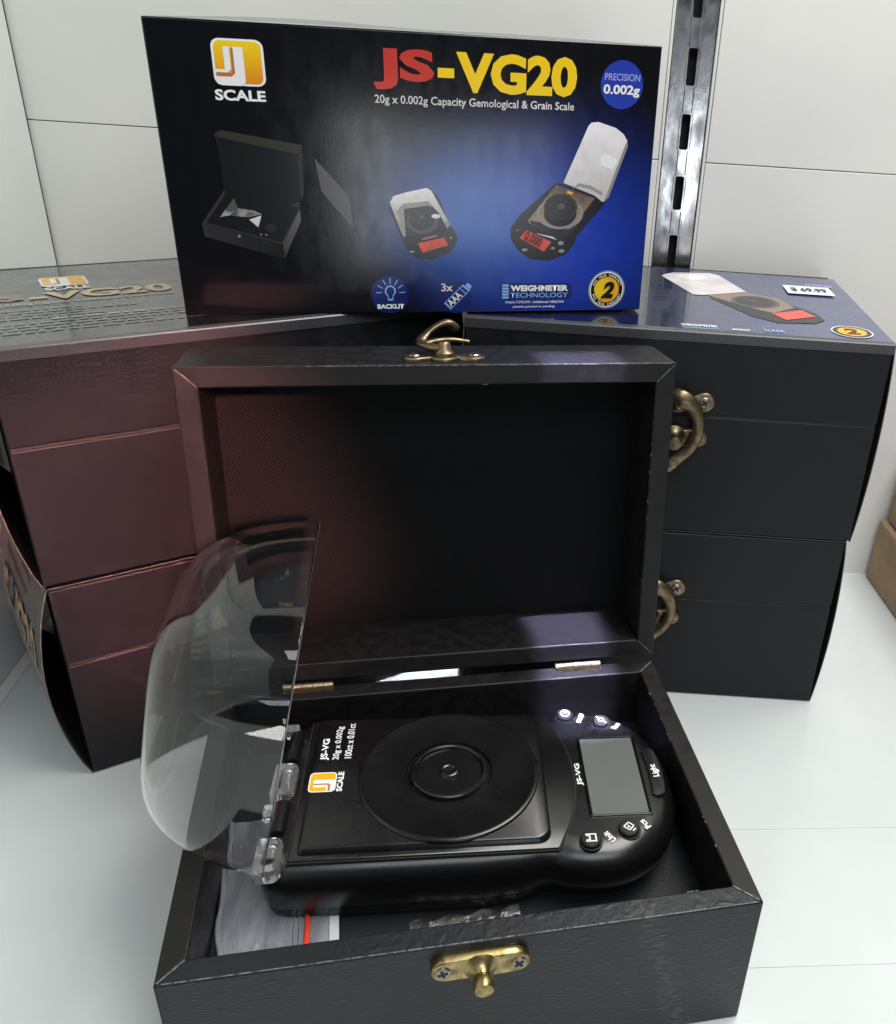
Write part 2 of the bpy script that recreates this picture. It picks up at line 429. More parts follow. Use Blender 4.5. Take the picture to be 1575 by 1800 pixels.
class Print:
    """Flat print on a plane: fn(x, y, lift) maps plane millimetres to the parent's space."""
    def __init__(self, fn, parent):
        self.fn, self.parent = fn, parent
    def shape(self, name, polys, lift=0.08, step=0.02):
        """polys: list of (material, points); later ones lie a hair higher."""
        mb = MB(); mats = []
        for k, (m, pts) in enumerate(polys):
            if m not in mats: mats.append(m)
            mb.cur = mats.index(m)
            mb.poly([self.fn(x, y, lift + step * k) for x, y in pts])
        return mb.build(name, [M[m] for m in mats], self.parent, recalc=False)
    def text(self, name, s, m, x0, y0, x1, y1, bold=0.0, lift=0.16, shear=0.0, rot=0.0, fit=True):
        """text whose box runs x0..x1, y0..y1 before it turns by rot (degrees) about its centre"""
        cu = bpy.data.curves.new(name, 'FONT')
        cu.body, cu.size, cu.offset, cu.shear, cu.resolution_u = s, 1.0, bold, shear, 3
        ob = bpy.data.objects.new(name, cu); C.objects.link(ob)
        dg = bpy.context.evaluated_depsgraph_get()
        me = bpy.data.meshes.new_from_object(ob.evaluated_get(dg))
        bpy.data.objects.remove(ob); bpy.data.curves.remove(cu)
        xs = [v.co.x for v in me.vertices]; ys = [v.co.y for v in me.vertices]
        ax, bx, ay, by = min(xs), max(xs), min(ys), max(ys)
        cx, cy = (x0 + x1) / 2, (y0 + y1) / 2
        ca, sa = math.cos(R(rot)), math.sin(R(rot))
        for v in me.vertices:
            x = x0 + (v.co.x - ax) / (bx - ax) * (x1 - x0) - cx
            y = y0 + (v.co.y - ay) / (by - ay) * (y1 - y0) - cy
            p = self.fn(cx + x * ca - y * sa, cy + x * sa + y * ca, lift)
            v.co = (p[0] * MM, p[1] * MM, p[2] * MM)
        me.name = name
        me.materials.clear(); me.materials.append(M[m])
        o = bpy.data.objects.new(name, me); C.objects.link(o); o.parent = self.parent
        return o
    def logo(self, x0, y0, x1, y1, sk=0.0, words=True):
        """the rounded orange badge with two white hooked letters"""
        w, h = x1 - x0, y1 - y0
        U = lambda pts: [(x0 + a * w, y0 + b * h) for a, b in pts]
        r = 0.17
        base = self.shape('logo', [('white', U(rrect(0, 0, 1, 1, r)))], 0.08)
        sub = Print(self.fn, base if base.parent and base.parent.parent is None else self.parent)
        sub.shape('logo_field', [('orange_grad', U(rrect(0.05, 0.05, 0.95, 0.955, 0.13)))], 0.14)
        sub.shape('logo_letters', [
            ('brown', U([(0.05, 0.205), (0.36, 0.205), (0.415, 0.26), (0.415, 0.80), (0.365, 0.80), (0.365, 0.27), (0.05, 0.27)])),
            ('white', U([(0.04, 0.28), (0.27, 0.28), (0.345, 0.35), (0.345, 0.83), (0.225, 0.83), (0.225, 0.345), (0.04, 0.345)])),
            ('white', U([(0.03, 0.10), (0.06, 0.03), (0.15, 0.0), (0.50, 0.0), (0.575, 0.03), (0.605, 0.10), (0.605, 0.83), (0.415, 0.83), (0.415, 0.27), (0.34, 0.19), (0.03, 0.19)]))], 0.19)
        return base

# ------------------------------------------------------------------ setting
floor = MB()
floor.box(-240, 20, -125, 345, -8, 0)
floor = tag(floor.build('floor', M['shelf'], bevel=0.12), None, None, kind='structure')
for y0, y1 in ((104.07, 345), (44.05, 103.95), (-125, 43.95)):
    m = MB(); m.box(20.1, 620, y0, y1, -8, 0); m.build('shelf_reflection_strip', M['shelf'], floor, bevel=0.12)  # hairline joints between the strips imitate faint reflected lines on the shelf
m = MB(); m.box(-240, 620, -125, 345, -9.5, -8.2); m.build('shelf_underlay', M['white_wall'], floor)
ground = MB()
ground.box(-1500, 1500, -1500, 1500, -420, -410)
tag(ground.build('ground', add_noise(mat('grey_shop_floor', (0.07, 0.07, 0.07), 0.6), 8, 0.1, 0.002, (0.05, 0.05, 0.05), 3)), None, None, kind='structure')

WALL = ((0.217, 0.3003, 0), -0.08)
bw = thing('back_wall', 'white panelled board wall behind the boxes, with a level seam', 'wall', *WALL)
GZ = 221.3
def panel(x0, x1, z0, z1):
    m = MB(); m.box(x0, x1, 0, 12, z0, z1)
    return m.build('wall_panel', M['white_wall'], bw, bevel=0.25)
RX0 = -127.6
for x0, x1 in ((-435.2, RX0 - 11.4), (RX0 + 11.4, 420)):
    panel(x0, x1, -6, GZ - 0.2)
    panel(x0, x1, GZ + 0.2, 520)
m = MB(); m.box(-450, 420, 12.2, 18, -6, 520); m.build('backing_board', M['backing'], bw)

sw = thing('side_wall', 'pale green-white side board meeting the back wall at a vertical seam', 'wall', (-0.2162, 0.3338, 0), R(1.4))
m = MB(); m.box(-14, 0, -760, -0.4, -6, 520)
m.build('board', M['side_wall'], sw, bevel=0.5)
m = MB(); m.loft([[(0.3, -0.6, 0.3), (0.3, -760, 0.3)], [(3.2, -0.6, 0.3), (3.2, -760, 0.3)], [(1.6, -0.6, 1.6), (1.6, -760, 1.6)], [(0.3, -0.6, 3.6), (0.3, -760, 3.6)]], False, False, closed=False)
m.build('sealant_bead', M['white_wall'], sw, smooth=True)

rail = thing('upright_rail', 'chrome slotted upright rail set into the white back wall', 'shelf rail', (0.217 + RX0 * MM * math.cos(0.08), 0.3003 - RX0 * MM * math.sin(0.08), 0), -0.08)
m = MB()
xs = (-9.4, -2.15, 2.15, 9.4)
pitch, sh = 27.25, 15.3
z0s = [171.9 + pitch * k for k in range(-6, 12)]
m.box(xs[0], xs[1], 0.8, 2.4, -4, 500); m.box(xs[2], xs[3], 0.8, 2.4, -4, 500)
prev = -4
for z in z0s:
    m.box(xs[1], xs[2], 0.8, 2.4, prev, z); prev = z + sh
m.box(xs[1], xs[2], 0.8, 2.4, prev, 500)
m.build('slotted_plate', M['chrome'], rail, bevel=0.25)
for z in z0s[4:11]:
    s = MB()
    o, i = rrect(-3.1, z - 1.0, 3.1, z + sh + 1.0, 1.6, 4), rrect(-2.1, z, 2.1, z + sh, 0.9, 4)
    s.loft([[(x, 0.79, y) for x, y in o], [(x, 0.35, y) for x, y in [(a * 0.9, b) for a, b in o]], [(x, 0.35, y) for x, y in i], [(x, 0.9, y) for x, y in i]], False, False)
    s.build('slot_rim', M['chrome'], rail, smooth=True)
m = MB(); m.box(-9.4, -8.2, 2.4, 12, -4, 500); m.box(8.2, 9.4, 2.4, 12, -4, 500); m.build('side_flange', M['chrome'], rail)
m = MB(); m.box(-8.1, 8.1, 8, 9, -4, 500); m.build('slot_shade_sheet', M['dark_gap'], rail)  # dark sheet added so the slots look black with shade
m = MB(); m.box(-11.2, -9.8, 0.2, 11, -4, 500); m.box(9.8, 11.2, 0.2, 11, -4, 500); m.build('edge_trim', M['white_wall'], rail, bevel=0.3)

# ------------------------------------------------------------------ brown cartons
def carton(loc, rz, w, d, h, label):
    t = thing('cardboard_carton', label, 'carton', loc, rz, 'brown cartons by the back wall')
    m = MB(); m.box(0, w, -d, 0, 0, h); m.build('carton_body', M['kraft'], t, bevel=1.2, seg=3)
    m = MB(); m.box(-0.35, 0.0, -d + 2, -2, h - 13, h - 1.5); m.build('tuck_flap', M['kraft'], t, bevel=0.15)
    m = MB(); m.box(2, w - 2, -d * 0.5 - 0.3, -d * 0.5 + 0.3, h, h + 0.3); m.build('lid_seam', M['card_inner'], t)
    return t
carton((0.2237, 0.2965, 0), R(0.5), 110, 130, 38.5, 'brown cardboard carton standing on the shelf at the frame edge')
carton((0.2273, 0.294, 0.0389), R(-1), 108, 120, 40, 'upper brown cardboard carton stacked on another carton')

# ------------------------------------------------------------------ black cases
W, D, H1, H2, T = 165.0, 116.87, 53.11, 33.25, 7.0
hW = W / 2

def screw(parent, P, x, a, h, r=1.9, rot=20):
    f = lambda u, v, k: P(x + u, a + v, h + k)
    m = MB(f); m.lathe([(r, -0.3), (r, 0.25), (r * 0.86, 0.6), (0.05, 0.72)], n=20, cap1=False)
    s = m.build('screw', M['nickel'], parent, smooth=True)
    return s

def cross(parent, P, x, a, h, r=1.9, rot=20):
    ca, sa = math.cos(R(rot)), math.sin(R(rot))
    m = MB(lambda u, v, k: P(x + u * ca - v * sa, a + u * sa + v * ca, h + k))
    q = r * 0.62; e = r * 0.17
    for (x0, x1, y0, y1) in ((-q, q, -e, e), (-e, e, -q, -e), (-e, e, e, q)):
        m.box(x0, x1, y0, y1, 0.4, 0.76)
    return m.build('screw_slot', M['slot'], parent)

def bone(w, neck, lobe, n=8):
    """plate outline: two round lobes joined by a waist, widened by a boss in the middle"""
    out = []
    for k in range(n + 1):
        t = R(-115 + 230 * k / n); out.append((w + lobe * math.cos(t), lobe * math.sin(t)))
    for k in range(7):
        t = R(20 + 140 * k / 6); out.append((neck * math.cos(t), neck * math.sin(t) * 0.95))
    for k in range(n + 1):
        t = R(65 + 230 * k / n); out.append((-w + lobe * math.cos(t), lobe * math.sin(t)))
    for k in range(7):
        t = R(200 + 140 * k / 6); out.append((neck * math.cos(t), neck * math.sin(t) * 0.95))
    return out

def hook_plate(parent, P):
    m = MB(P); m.loft([[(x, y, -0.2) for x, y in bone(10, 5.0, 3.9)], [(x, y, 1.1) for x, y in bone(10, 5.0, 3.9)], [(x, y, 1.5) for x, y in bone(10, 4.5, 3.4)]])
    pl = m.build('latch_plate', M['brass'], parent, bevel=0.3)
    for sx in (-10, 10):
        s = screw(pl, P, sx, 0, 1.5, 2.2); cross(pl, P, sx, 0, 1.5, 2.2, 35)
    m = MB(P); m.lathe([(3.4, 1.4), (3.4, 2.6), (2.4, 3.6), (2.2, 5.4), (1.5, 6.2), (0.1, 6.4)], n=20, cap1=False)
    m.build('pivot', M['brass'], pl, smooth=True)
    return pl

def hook(parent, P, path, rad):
    pts = [Vector(p) for p in path]
    sm, rr = [], []
    for i in range(len(pts) - 1):                       # Catmull-Rom
        a, b, c, d = pts[max(i - 1, 0)], pts[i], pts[i + 1], pts[min(i + 2, len(pts) - 1)]
        for k in range(5):
            t = k / 5
            sm.append(tuple(0.5 * ((2 * b) + (c - a) * t + (2 * a - 5 * b + 4 * c - d) * t * t + (3 * b - a - 3 * c + d) * t ** 3)))
            rr.append(rad[i] * (1 - t) + rad[i + 1] * t)
    sm.append(tuple(pts[-1])); rr.append(rad[-1])
    m = MB(P); m.tube(sm, [(r * 1.1, r * 0.65) for r in rr], 12)
    return m.build('hook', M['brass'], parent, smooth=True, angle=80)

HOOK = [(-3.0, 1.2, 3.0), (1.2, 2.0, 4.6), (5.2, -0.4, 4.8), (7.9, -5.5, 4.8), (8.4, -11.5, 4.8), (6.4, -17.5, 4.8), (2.6, -21.5, 5.0), (-0.3, -24.3, 5.4), (-1.6, -27.0, 5.4)]
HOOKR = [2.8, 3.4, 2.6, 2.1, 1.9, 1.9, 2.0, 2.5, 1.6]

def catch_plate(parent, P, m_='brass', lobe=4.0):
    m = MB(P)
    o = [(x, y) for x, y in rrect(-13.6, -lobe, 13.6, lobe, lobe, 8)]
    m.loft([[(x, y, -0.2) for x, y in o], [(x, y, 2.0) for x, y in o], [(x * 0.975, y * 0.92, 2.5) for x, y in o]])
    pl = m.build('catch_plate', M[m_], parent, bevel=0.25)
    for sx in (-10.4, 10.4):
        screw(pl, P, sx, -0.1, 2.35, 2.3); cross(pl, P, sx, -0.1, 2.35, 2.3, 15 if sx < 0 else 40)
    m = MB(P); m.lathe([(5.2, 2.3), (3.2, 3.6), (2.5, 5.0), (2.35, 5.4), (2.8, 6.0), (2.85, 8.8), (2.5, 9.6), (0.1, 9.8)], n=24, cap1=False)
    m.build('peg', M[m_], pl, smooth=True)
    return pl

def sleeve_profile(bl, br, z0, z1, off, lip):
    """closed outline (x, z) of a card sleeve round a case; the sides bow out by bl and br"""
    n = 14; out = []
    zt, zb = z1 + lip, z0 - min(off, 0.0)
    xl, xr = -hW - off, hW + off
    for k in range(n + 1):                               # left side, bottom to top
        t = k / n; out.append((xl - bl * math.sin(math.pi * t) ** 0.8 if 0 < t < 1 else xl, zb + (zt - zb) * t))
    for k in range(1, 12):
        t = k / 12; out.append((xl + (xr - xl) * t, zt + 0.2 * math.sin(math.pi * t)))
    for k in range(n + 1):
        t = k / n; out.append((xr + br * math.sin(math.pi * t) ** 0.8 if 0 < t < 1 else xr, zt + (zb - zt) * t))
    return out

def closed_case(label, loc, rz, bl, br, top_mat, sleeve_depth=108.0, yoff=0.4, lip=0.35, flare=0.0):
    t = thing('sleeved_case', label, 'case', loc, rz, 'closed black cases stacked two high')
    H = H1 + H2
    m = MB(); m.box(-hW, hW, 0, D, 0.4, H1 - 0.35); m.build('base', M['leather'], t, bevel=0.8, seg=3)
    m = MB(); m.box(-hW + 0.5, hW - 0.5, 0.6, D - 0.5, H1 - 0.4, H1 + 0.4); m.build('seam', M['dark_gap'], t)
    m = MB(); m.box(-hW, hW, 0, D, H1 + 0.35, H - 0.5); m.build('lid', M['leather'], t, bevel=0.8, seg=3)
    P = lambda x, a, h: (x * 1.08 + 1.8, -h, H1 + 5.9 + a * 1.05)
    hook_plate(t, P)
    hook(t, P, HOOK, HOOKR)
    catch_plate(t, lambda x, a, h: (x + 1.8, -h, H1 - 9.2 + a), lobe=3.6)
    o, i = sleeve_profile(bl, br, 0, H, 0.35, lip), sleeve_profile(bl, br, 0, H, 0.0, lip - 0.35)
    m = MB()
    y0, y1 = yoff, yoff + sleeve_depth
    o2, i2 = sleeve_profile(bl + flare, br, 0, H, 0.35, lip), sleeve_profile(bl + flare, br, 0, H, 0.0, lip - 0.35)
    rings = [[(x, y0, z) for x, z in i], [(x, y0, z) for x, z in o], [(x, y1, z) for x, z in o2], [(x, y1, z) for x, z in i2], [(x, y0, z) for x, z in i]]
    ids = [[m.vert(p) for p in r] for r in rings[:-1]]
    ids.append(ids[0]); n = len(o)
    for q, (a, b) in enumerate(zip(ids, ids[1:])):
        m.cur = (1, 0, 1, 2)[q]
        for k in range(n - 1):
            m.face([a[k], a[k + 1], b[k + 1], b[k]])
    s = m.build('sleeve', [M[top_mat], M['card_edge'], M['card_inner']], t, smooth=True, angle=50)
    if lip > 0.4:                                       # front lip of the card, folded down over the lid
        m = MB()
        m.loft([[(x, y0 - 0.05, H - 3.4), (x, y0 - 0.65, H - 3.4), (x, y0 - 0.65, H + 0.2), (x, y0 - 0.3, H + 0.62), (x, y0 + 2.2, H + 0.72 + 0.2 * math.sin(math.pi * (x + hW) / W)), (x, y0 + 2.2, H + 0.3)] for x in [-hW - 0.3 + (W + 0.6) * k / 20 for k in range(21)]])
        m.build('front_flap', M['flap'], s, smooth=True, angle=30)
    return t, s

Hc = H1 + H2 + 0.45
LX, LY, LR = -0.08384, 0.17915, 0.51057
RX, RY, RR = 0.07155, 0.1903, -0.10396
cs = {}
cs['lb'] = closed_case('lower closed black case of the stack by the side board', (LX + 0.00126, LY - 0.0006, 0), LR, 8.0, 3.0, 'card', flare=9.0)
cs['lt'] = closed_case('upper closed black case by the side board, gold lettering on its sleeve', (LX, LY, Hc * MM), LR, 7.0, 3.0, 'card', lip=0.5, flare=9.0)
cs['rb'] = closed_case('lower closed black case of the stack in front of the chrome rail', (RX, RY, 0), RR, 2.0, 2.6, 'sleeve_blue')
cs['rt'] = closed_case('upper closed black case with a white price sticker on its blue sleeve', (RX + 0.00138, RY - 0.0002, Hc * MM), RR, 2.0, 2.2, 'sleeve_blue', lip=0.5)

HT = H1 + H2
# print on the sleeve with gold lettering
t, s = cs['lt']
P = Print(lambda x, y, k: (x, y, HT + 0.78 + k), s)
lg = P.logo(-57.5, 74.0, -41.0, 89.5)
P.text('scale_lettering', 'SCALE', 'white', -57.0, 68.6, -41.5, 73.2, 0.03)
P.text('model_lettering', 'JS', 'faint_red', -80.0, 55.5, -65.0, 65.0, 0.035)
P.text('model_lettering', '-VG20', 'gold', -63.5, 55.0, -14.0, 66.5, 0.035)
P.text('subtitle_lettering', '20g x 0.002g Capacity Gemological & Grain Scale', 'faint2', -80.0, 49.0, -15.0, 53.0, 0.01)
rows = []
for k, (y, xa, xb) in enumerate(((43, -78, -50), (39.5, -78, -30), (36, -78, -48), (32.5, -78, -42), (29, -60, -13), (25.5, -78, -20), (22, -78, -16), (18.5, -78, -30), (15, -76, -12))):
    x = xa
    while x < xb:
        w = random.uniform(1.6, 6.0)
        rows.append(('faint2' if y == 29 else 'faint', [(x, y), (x + w, y), (x + w, y + 1.3), (x, y + 1.3)]))
        x += w + random.uniform(0.7, 1.6)
for k in range(len(rows)): pass
mb = MB(); mats = ['faint2', 'faint']
for m_, pts in rows:
    mb.cur = mats.index(m_); mb.poly([P.fn(x, y, 0.1) for x, y in pts])
mb.build('small_print', [M['faint2'], M['faint']], s, recalc=False)
# gold lettering on the bowed side of that sleeve (runs along the side, near its lower edge)
def side_fn(bl, flare):
    def f(x, y, k):     # x runs back to front along the side, y is height
        tt = min(max(y / HT, 0.001), 0.999)
        return (-hW - 0.35 - (bl + flare * (x - 0.4) / 108.0) * math.sin(math.pi * tt) ** 0.8 - k, x, y)
    return lambda x, y, k: f(108.0 - x, y, k)
for key, bl in (('lt', 7.0), ('lb', 8.0)):
    PS = Print(side_fn(bl, 9.0), cs[key][1])
    PS.text('side_lettering', 'JS-VG20', 'gold', 30, 40, 98, 64, 0.03, lift=0.3)
    PS.text('side_lettering', '20g x 0.002g', 'faint2', 30, 30, 98, 35, 0.01, lift=0.3)

# print on the blue sleeve
t, s = cs['rt']
P = Print(lambda x, y, k: (x, y, HT + 0.78 + k), s)
P.shape('printed_scale_picture', [
    ('black_ink', [(16.6, 54.9), (26.0, 61.2), (52.5, 49.3), (60.0, 38.5), (61.4, 28.4), (56.1, 22.6), (40.9, 20.1), (31.3, 27.5)]),
    ('tan', [(15.6, 59.0), (34.6, 68.0), (47.7, 60.2), (52.2, 45.9), (41.3, 35.1), (34.5, 40.0), (24.6, 49.8)]),
    ('grey2', circ(36.2, 51.8, 10.6, 28)), ('darkbrown', circ(36.2, 52.4, 8.6, 28)), ('grey2', circ(36.2, 53.4, 1.6, 14)),
    ('cream', [(-2.2, 90.6), (0, 95.0), (4, 99.0), (21.6, 102.7), (25.9, 98.7), (34.7, 68.7), (14.0, 58.0), (9.7, 58.0)]),
    ('white', [(4.0, 92.0), (8, 96.5), (18, 98.0), (19.5, 90), (12, 85)]),
    ('lcdred', [(40.3, 33.6), (54.4, 42.4), (58.7, 33.0), (44.9, 24.6)])], 0.02)
P.shape('price_sticker', [('white', rrect(54.0, 71.0, 75.4, 86.6, 0.8))], 0.42)
P.text('price_lettering', '$ 69.99', 'black_ink', 56.5, 74.5, 73.0, 82.5, 0.03, lift=0.62)
P.text('precision_lettering', '0.002g', 'lilac', 65.5, 88.6, 78.0, 92.6, 0.03)
P.shape('warranty_badge', [('white', circ(69.0, 13.6, 8.3)), ('black_ink', circ(69.0, 13.6, 7.7)), ('orange', circ(69.0, 13.6, 5.8))], 0.04)
P.text('badge_number', '2', 'black_ink', 66.2, 9.8, 71.8, 17.6, 0.04, lift=0.25)
P.text('feature_lettering', 'WEIGHMETER', 'white', 0.5, 6.6, 15.0, 9.4, 0.03)
P.text('feature_lettering', 'TECHNOLOGY', 'paleblue', 0.5, 3.6, 15.0, 5.6, 0.01)
P.text('feature_lettering', 'BACKLIT', 'white', 20.5, 4.6, 27.5, 6.8, 0.03)
P.text('feature_lettering', '3x AAA', 'paleblue', 33.0, 5.5, 41.0, 9.5, 0.02)

# ------------------------------------------------------------------ retail carton standing on the two stacks
rc = thing('retail_box', 'large printed retail box standing upright on the two stacks', 'box', (-0.02417, 0.20028, 0.1741), 0.16771)
rc.rotation_euler = (-0.0024, -0.0068, 0.16771)
PW, PH, PT = 171.45, 94.3, 60.0
m = MB()
n = 16
def topz(t, ty): return PH + 2.2 * math.sin(math.pi * min(1, max(0, t * 1.25))) * ty if t < 0.8 else PH
front = [(-PW / 2, 0), (PW / 2, 0), (PW / 2, PH), (-PW / 2, PH)]
m.loft([[(x, 0.0, z) for x, z in front], [(x, PT, z) for x, z in front]], True, True)
m.build('carton_body', M['blue_print'], rc, bevel=0.5)
m = MB()
g = [[m.vert((-PW / 2 + 0.6 + (PW - 1.2) * k / 24, 0.6 + (PT - 1.2) * j / 6, PH + 0.08 + (1.7 * math.sin(math.pi * min(1.0, k / 13)) + 0.9 * math.sin(math.pi * max(0, (k - 10) / 14))) * math.sin(math.pi * (j + 0.35) / 6.7))) for k in range(25)] for j in range(7)]
for j in range(6):
    for k in range(24): m.face([g[j][k], g[j][k + 1], g[j + 1][k + 1], g[j + 1][k]])
m.build('top_flap', mat('grey_gloss_flap', (0.05, 0.05, 0.055), 0.16, spec=0.8), rc, smooth=True)

P = Print(lambda x, z, k: (x, -k, z - 1.7), rc)
P.logo(-66.2, 77.4, -50.2, 91.0)
P.text('scale_lettering', 'SCALE', 'white', -66.6, 72.9, -50.8, 76.2, 0.035)
P.text('model_lettering', 'JS', 'red', -15.6, 78.2, 4.9, 90.8, 0.045)
P.shape('model_hyphen', [('yellow', [(6.0, 82.6), (11.6, 82.6), (11.6, 85.6), (6.0, 85.6)])], 0.16)
P.text('model_lettering', 'VG20', 'yellow', 12.3, 78.2, 55.0, 90.9, 0.045)
P.text('subtitle_lettering', '20g x 0.002g Capacity Gemological & Grain Scale', 'cream', -15.5, 73.2, 54.4, 76.6, 0.012)
b_ = P.shape('precision_badge', [('blue', circ(71.7, 83.0, 7.9, 48))], 0.06)
PB = Print(P.fn, b_)
PB.text('precision_lettering', 'PRECISION', 'lilac', 65.2, 84.3, 78.3, 86.6, 0.012)
PB.text('precision_lettering', '0.002g', 'white', 64.9, 79.0, 78.5, 83.0, 0.03)
P.shape('printed_case_picture', [
    ('olive', [(-68.1, 62.0), (-66.8, 45.8), (-76.0, 34.1), (-49.8, 26.9), (-42.9, 40.4), (-42.7, 57.1)]),
    ('black_ink', [(-67.9, 61.8), (-42.9, 57.0), (-42.8, 41.5), (-55.7, 37.0), (-67.3, 40.5)]),
    ('black_ink', [(-74.6, 34.3), (-66.4, 44.6), (-43.4, 39.6), (-50.2, 27.8)]),
    ('olive', [(-68.3, 62.8), (-66.1, 63.9), (-40.6, 60.0), (-40.9, 57.1), (-42.7, 57.2), (-68.4, 62.0)]),
    ('grey1', [(-42.5, 57.1), (-40.6, 59.5), (-41.2, 44.4), (-42.2, 41.9), (-42.7, 44.0)]),
    ('g_case', [(-76.0, 34.0), (-49.9, 26.9), (-49.5, 22.2), (-50.8, 22.2), (-75.7, 29.6)]),
    ('g_side', [(-49.9, 26.9), (-43.1, 39.3), (-43.0, 35.1), (-49.5, 22.4)]),
    ('g_bag', [(-69.9, 36.1), (-64.6, 42.5), (-63.6, 39.1), (-66.9, 36.7)]),
    ('g_bag', [(-63.6, 39.1), (-58.5, 38.4), (-55.9, 37.2), (-60.6, 36.2), (-66.9, 36.7)]),
    ('cream', [(-60.4, 35.4), (-56.2, 36.8), (-57.6, 32.8)]),
    ('grey1', circ(-53.4, 32.6, 2.0, 16, 1.5)), ('grey3', circ(-64.3, 29.8, 0.5, 10)), ('grey3', circ(-57.0, 30.4, 0.35, 8)), ('grey3', circ(-55.2, 30.3, 0.35, 8)),
    ('grey2', [(-36.8, 56.0), (-26.5, 44.3), (-25.7, 42.1), (-25.2, 32.7), (-35.3, 45.2)])], 0.05)
P.shape('printed_scale_picture', [
    ('g_body', [(-12.1, 39.1), (-9.9, 43.8), (2.0, 46.7), (5.4, 44.1), (9.5, 34.2), (11.6, 31.4), (12.2, 29.4), (11.2, 26.2), (8.7, 23.8), (2.8, 21.6), (-2.9, 22.3), (-6.7, 25.8)]),
    ('g_cover2', [(-11.9, 41.6), (-10.6, 43.9), (-6, 45.3), (1.3, 46.9), (3.0, 45.9), (9.6, 34.4), (8.6, 32.8), (5.3, 38.6), (1.9, 42.0), (-7.0, 40.6), (-6.5, 36.8), (-6.8, 29.6), (-7.8, 30.3)]),
    ('grey3', [(-9.6, 38.8), (-7.2, 41.4), (1.9, 42.4), (3.4, 40.6), (-6.8, 38.8), (-6.9, 31)]),
    ('grey1', [(-7.0, 39.6), (2.0, 40.9), (5.5, 37.5), (7.9, 32.5), (1.6, 30.2), (-6.6, 30.1)]),
    ('grey2', circ(-0.5, 35.0, 5.6, 28, 4.0)), ('g_pan', circ(-0.6, 35.6, 4.7, 28, 3.5)), ('grey1', circ(-0.6, 36.6, 4.4, 28, 3.0)), ('grey2', circ(-0.6, 36.8, 1.0, 14, 0.7)),
    ('cream', circ(4.4, 37.2, 1.6, 14, 0.8)), ('tan', [(-1, 29.4), (5, 30.8), (4.6, 30.0), (-0.4, 28.7)]),
    ('lcdred', [(-2.4, 27.6), (7.3, 29.7), (8.7, 26.9), (-0.7, 24.2)]),
    ('grey3', circ(-4.6, 24.6, 0.9, 10, 0.4)), ('grey3', circ(9.8, 29.6, 0.6, 10, 0.4))], 0.05)
P.text('display_digits', '0.000', 'brown', 1.0, 25.8, 7.2, 28.3, 0.01, lift=0.85, rot=13)
P.shape('printed_scale_picture', [
    ('black_ink', [(32.3, 33.4), (35.7, 38.0), (49.0, 49.6), (64.7, 45.4), (68.3, 42.5), (58.0, 30.8), (57.0, 27.4), (53.6, 23.5), (47.5, 21.3), (39.9, 21.8), (34.5, 25.8), (32.2, 29.8)]),
    ('g_body', [(34.0, 33.6), (38.0, 37.6), (49.0, 48.9), (64.5, 44.6), (56.0, 31.6), (50, 29.6), (38.6, 34.0)]),
    ('g_plate', [(38.7, 36.0), (49.0, 48.8), (64.0, 44.2), (55.6, 33.5), (51.7, 32.1), (39.5, 34.8)]),
    ('cream', [(42.0, 31.4), (48.4, 30.2), (50.2, 29.0), (43, 31)]),
    ('black_ink', [(39.4, 36.0), (55.2, 33.8), (51.7, 32.0), (39.8, 34.9)]),
    ('grey3', circ(50.9, 38.6, 9.0, 36, 5.6)), ('g_plate', circ(50.9, 39.0, 7.9, 36, 4.9)), ('black_ink', circ(51.0, 38.6, 6.3, 32, 4.7)),
    ('g_pan', circ(51.1, 41.0, 6.4, 32, 4.6)), ('black_ink', circ(51.1, 41.0, 5.3, 32, 3.7)), ('darkbrown', circ(51.1, 41.1, 4.9, 32, 3.4)), ('grey2', circ(51.2, 41.3, 1.5, 16, 1.1)),
    ('g_cover', [(60.1, 69.2), (61.2, 70.3), (63.7, 70.6), (70.5, 68.8), (73.6, 66.8), (75.2, 64.6), (75.4, 62.8), (69.3, 45.0), (68.2, 43.4), (67.1, 43.0), (63.9, 45.3), (51.6, 49.6)]),
    ('grey3', [(75.2, 64.6), (75.5, 62.6), (69.4, 44.6), (67.4, 43.0), (68.2, 44.6), (74.4, 63.0)]),
    ('faint2', [(55.2, 47.6), (57.6, 49.6), (62, 48.8), (66.9, 46.6), (66.6, 45.4), (62, 47.6), (57.8, 48.4)]),
    ('white', [(65.2, 59.0), (67.4, 60.1), (72.1, 57.8), (70.1, 54.4), (65.5, 56.0)]),
    ('orange', [(53.4, 46.9), (55.6, 46.2), (55.0, 45.4), (52.9, 46.1)]),
    ('lcdred', [(38.1, 32.6), (47.9, 28.3), (45.1, 24.7), (35.5, 29.7)]),
    ('grey3', circ(51.6, 27.9, 1.2, 12, 0.8)), ('grey3', circ(48.6, 26.0, 0.8, 10, 0.5)), ('grey3', circ(52.0, 25.0, 1.3, 10, 0.7)), ('grey3', circ(37.6, 25.4, 1.2, 10, 0.6)), ('grey2', circ(34.6, 32.6, 0.8, 10, 0.6))], 0.05)
P.text('display_digits', '0.000', 'darkbrown', 37.3, 27.6, 44.3, 31.2, 0.015, lift=1.1, rot=-24)
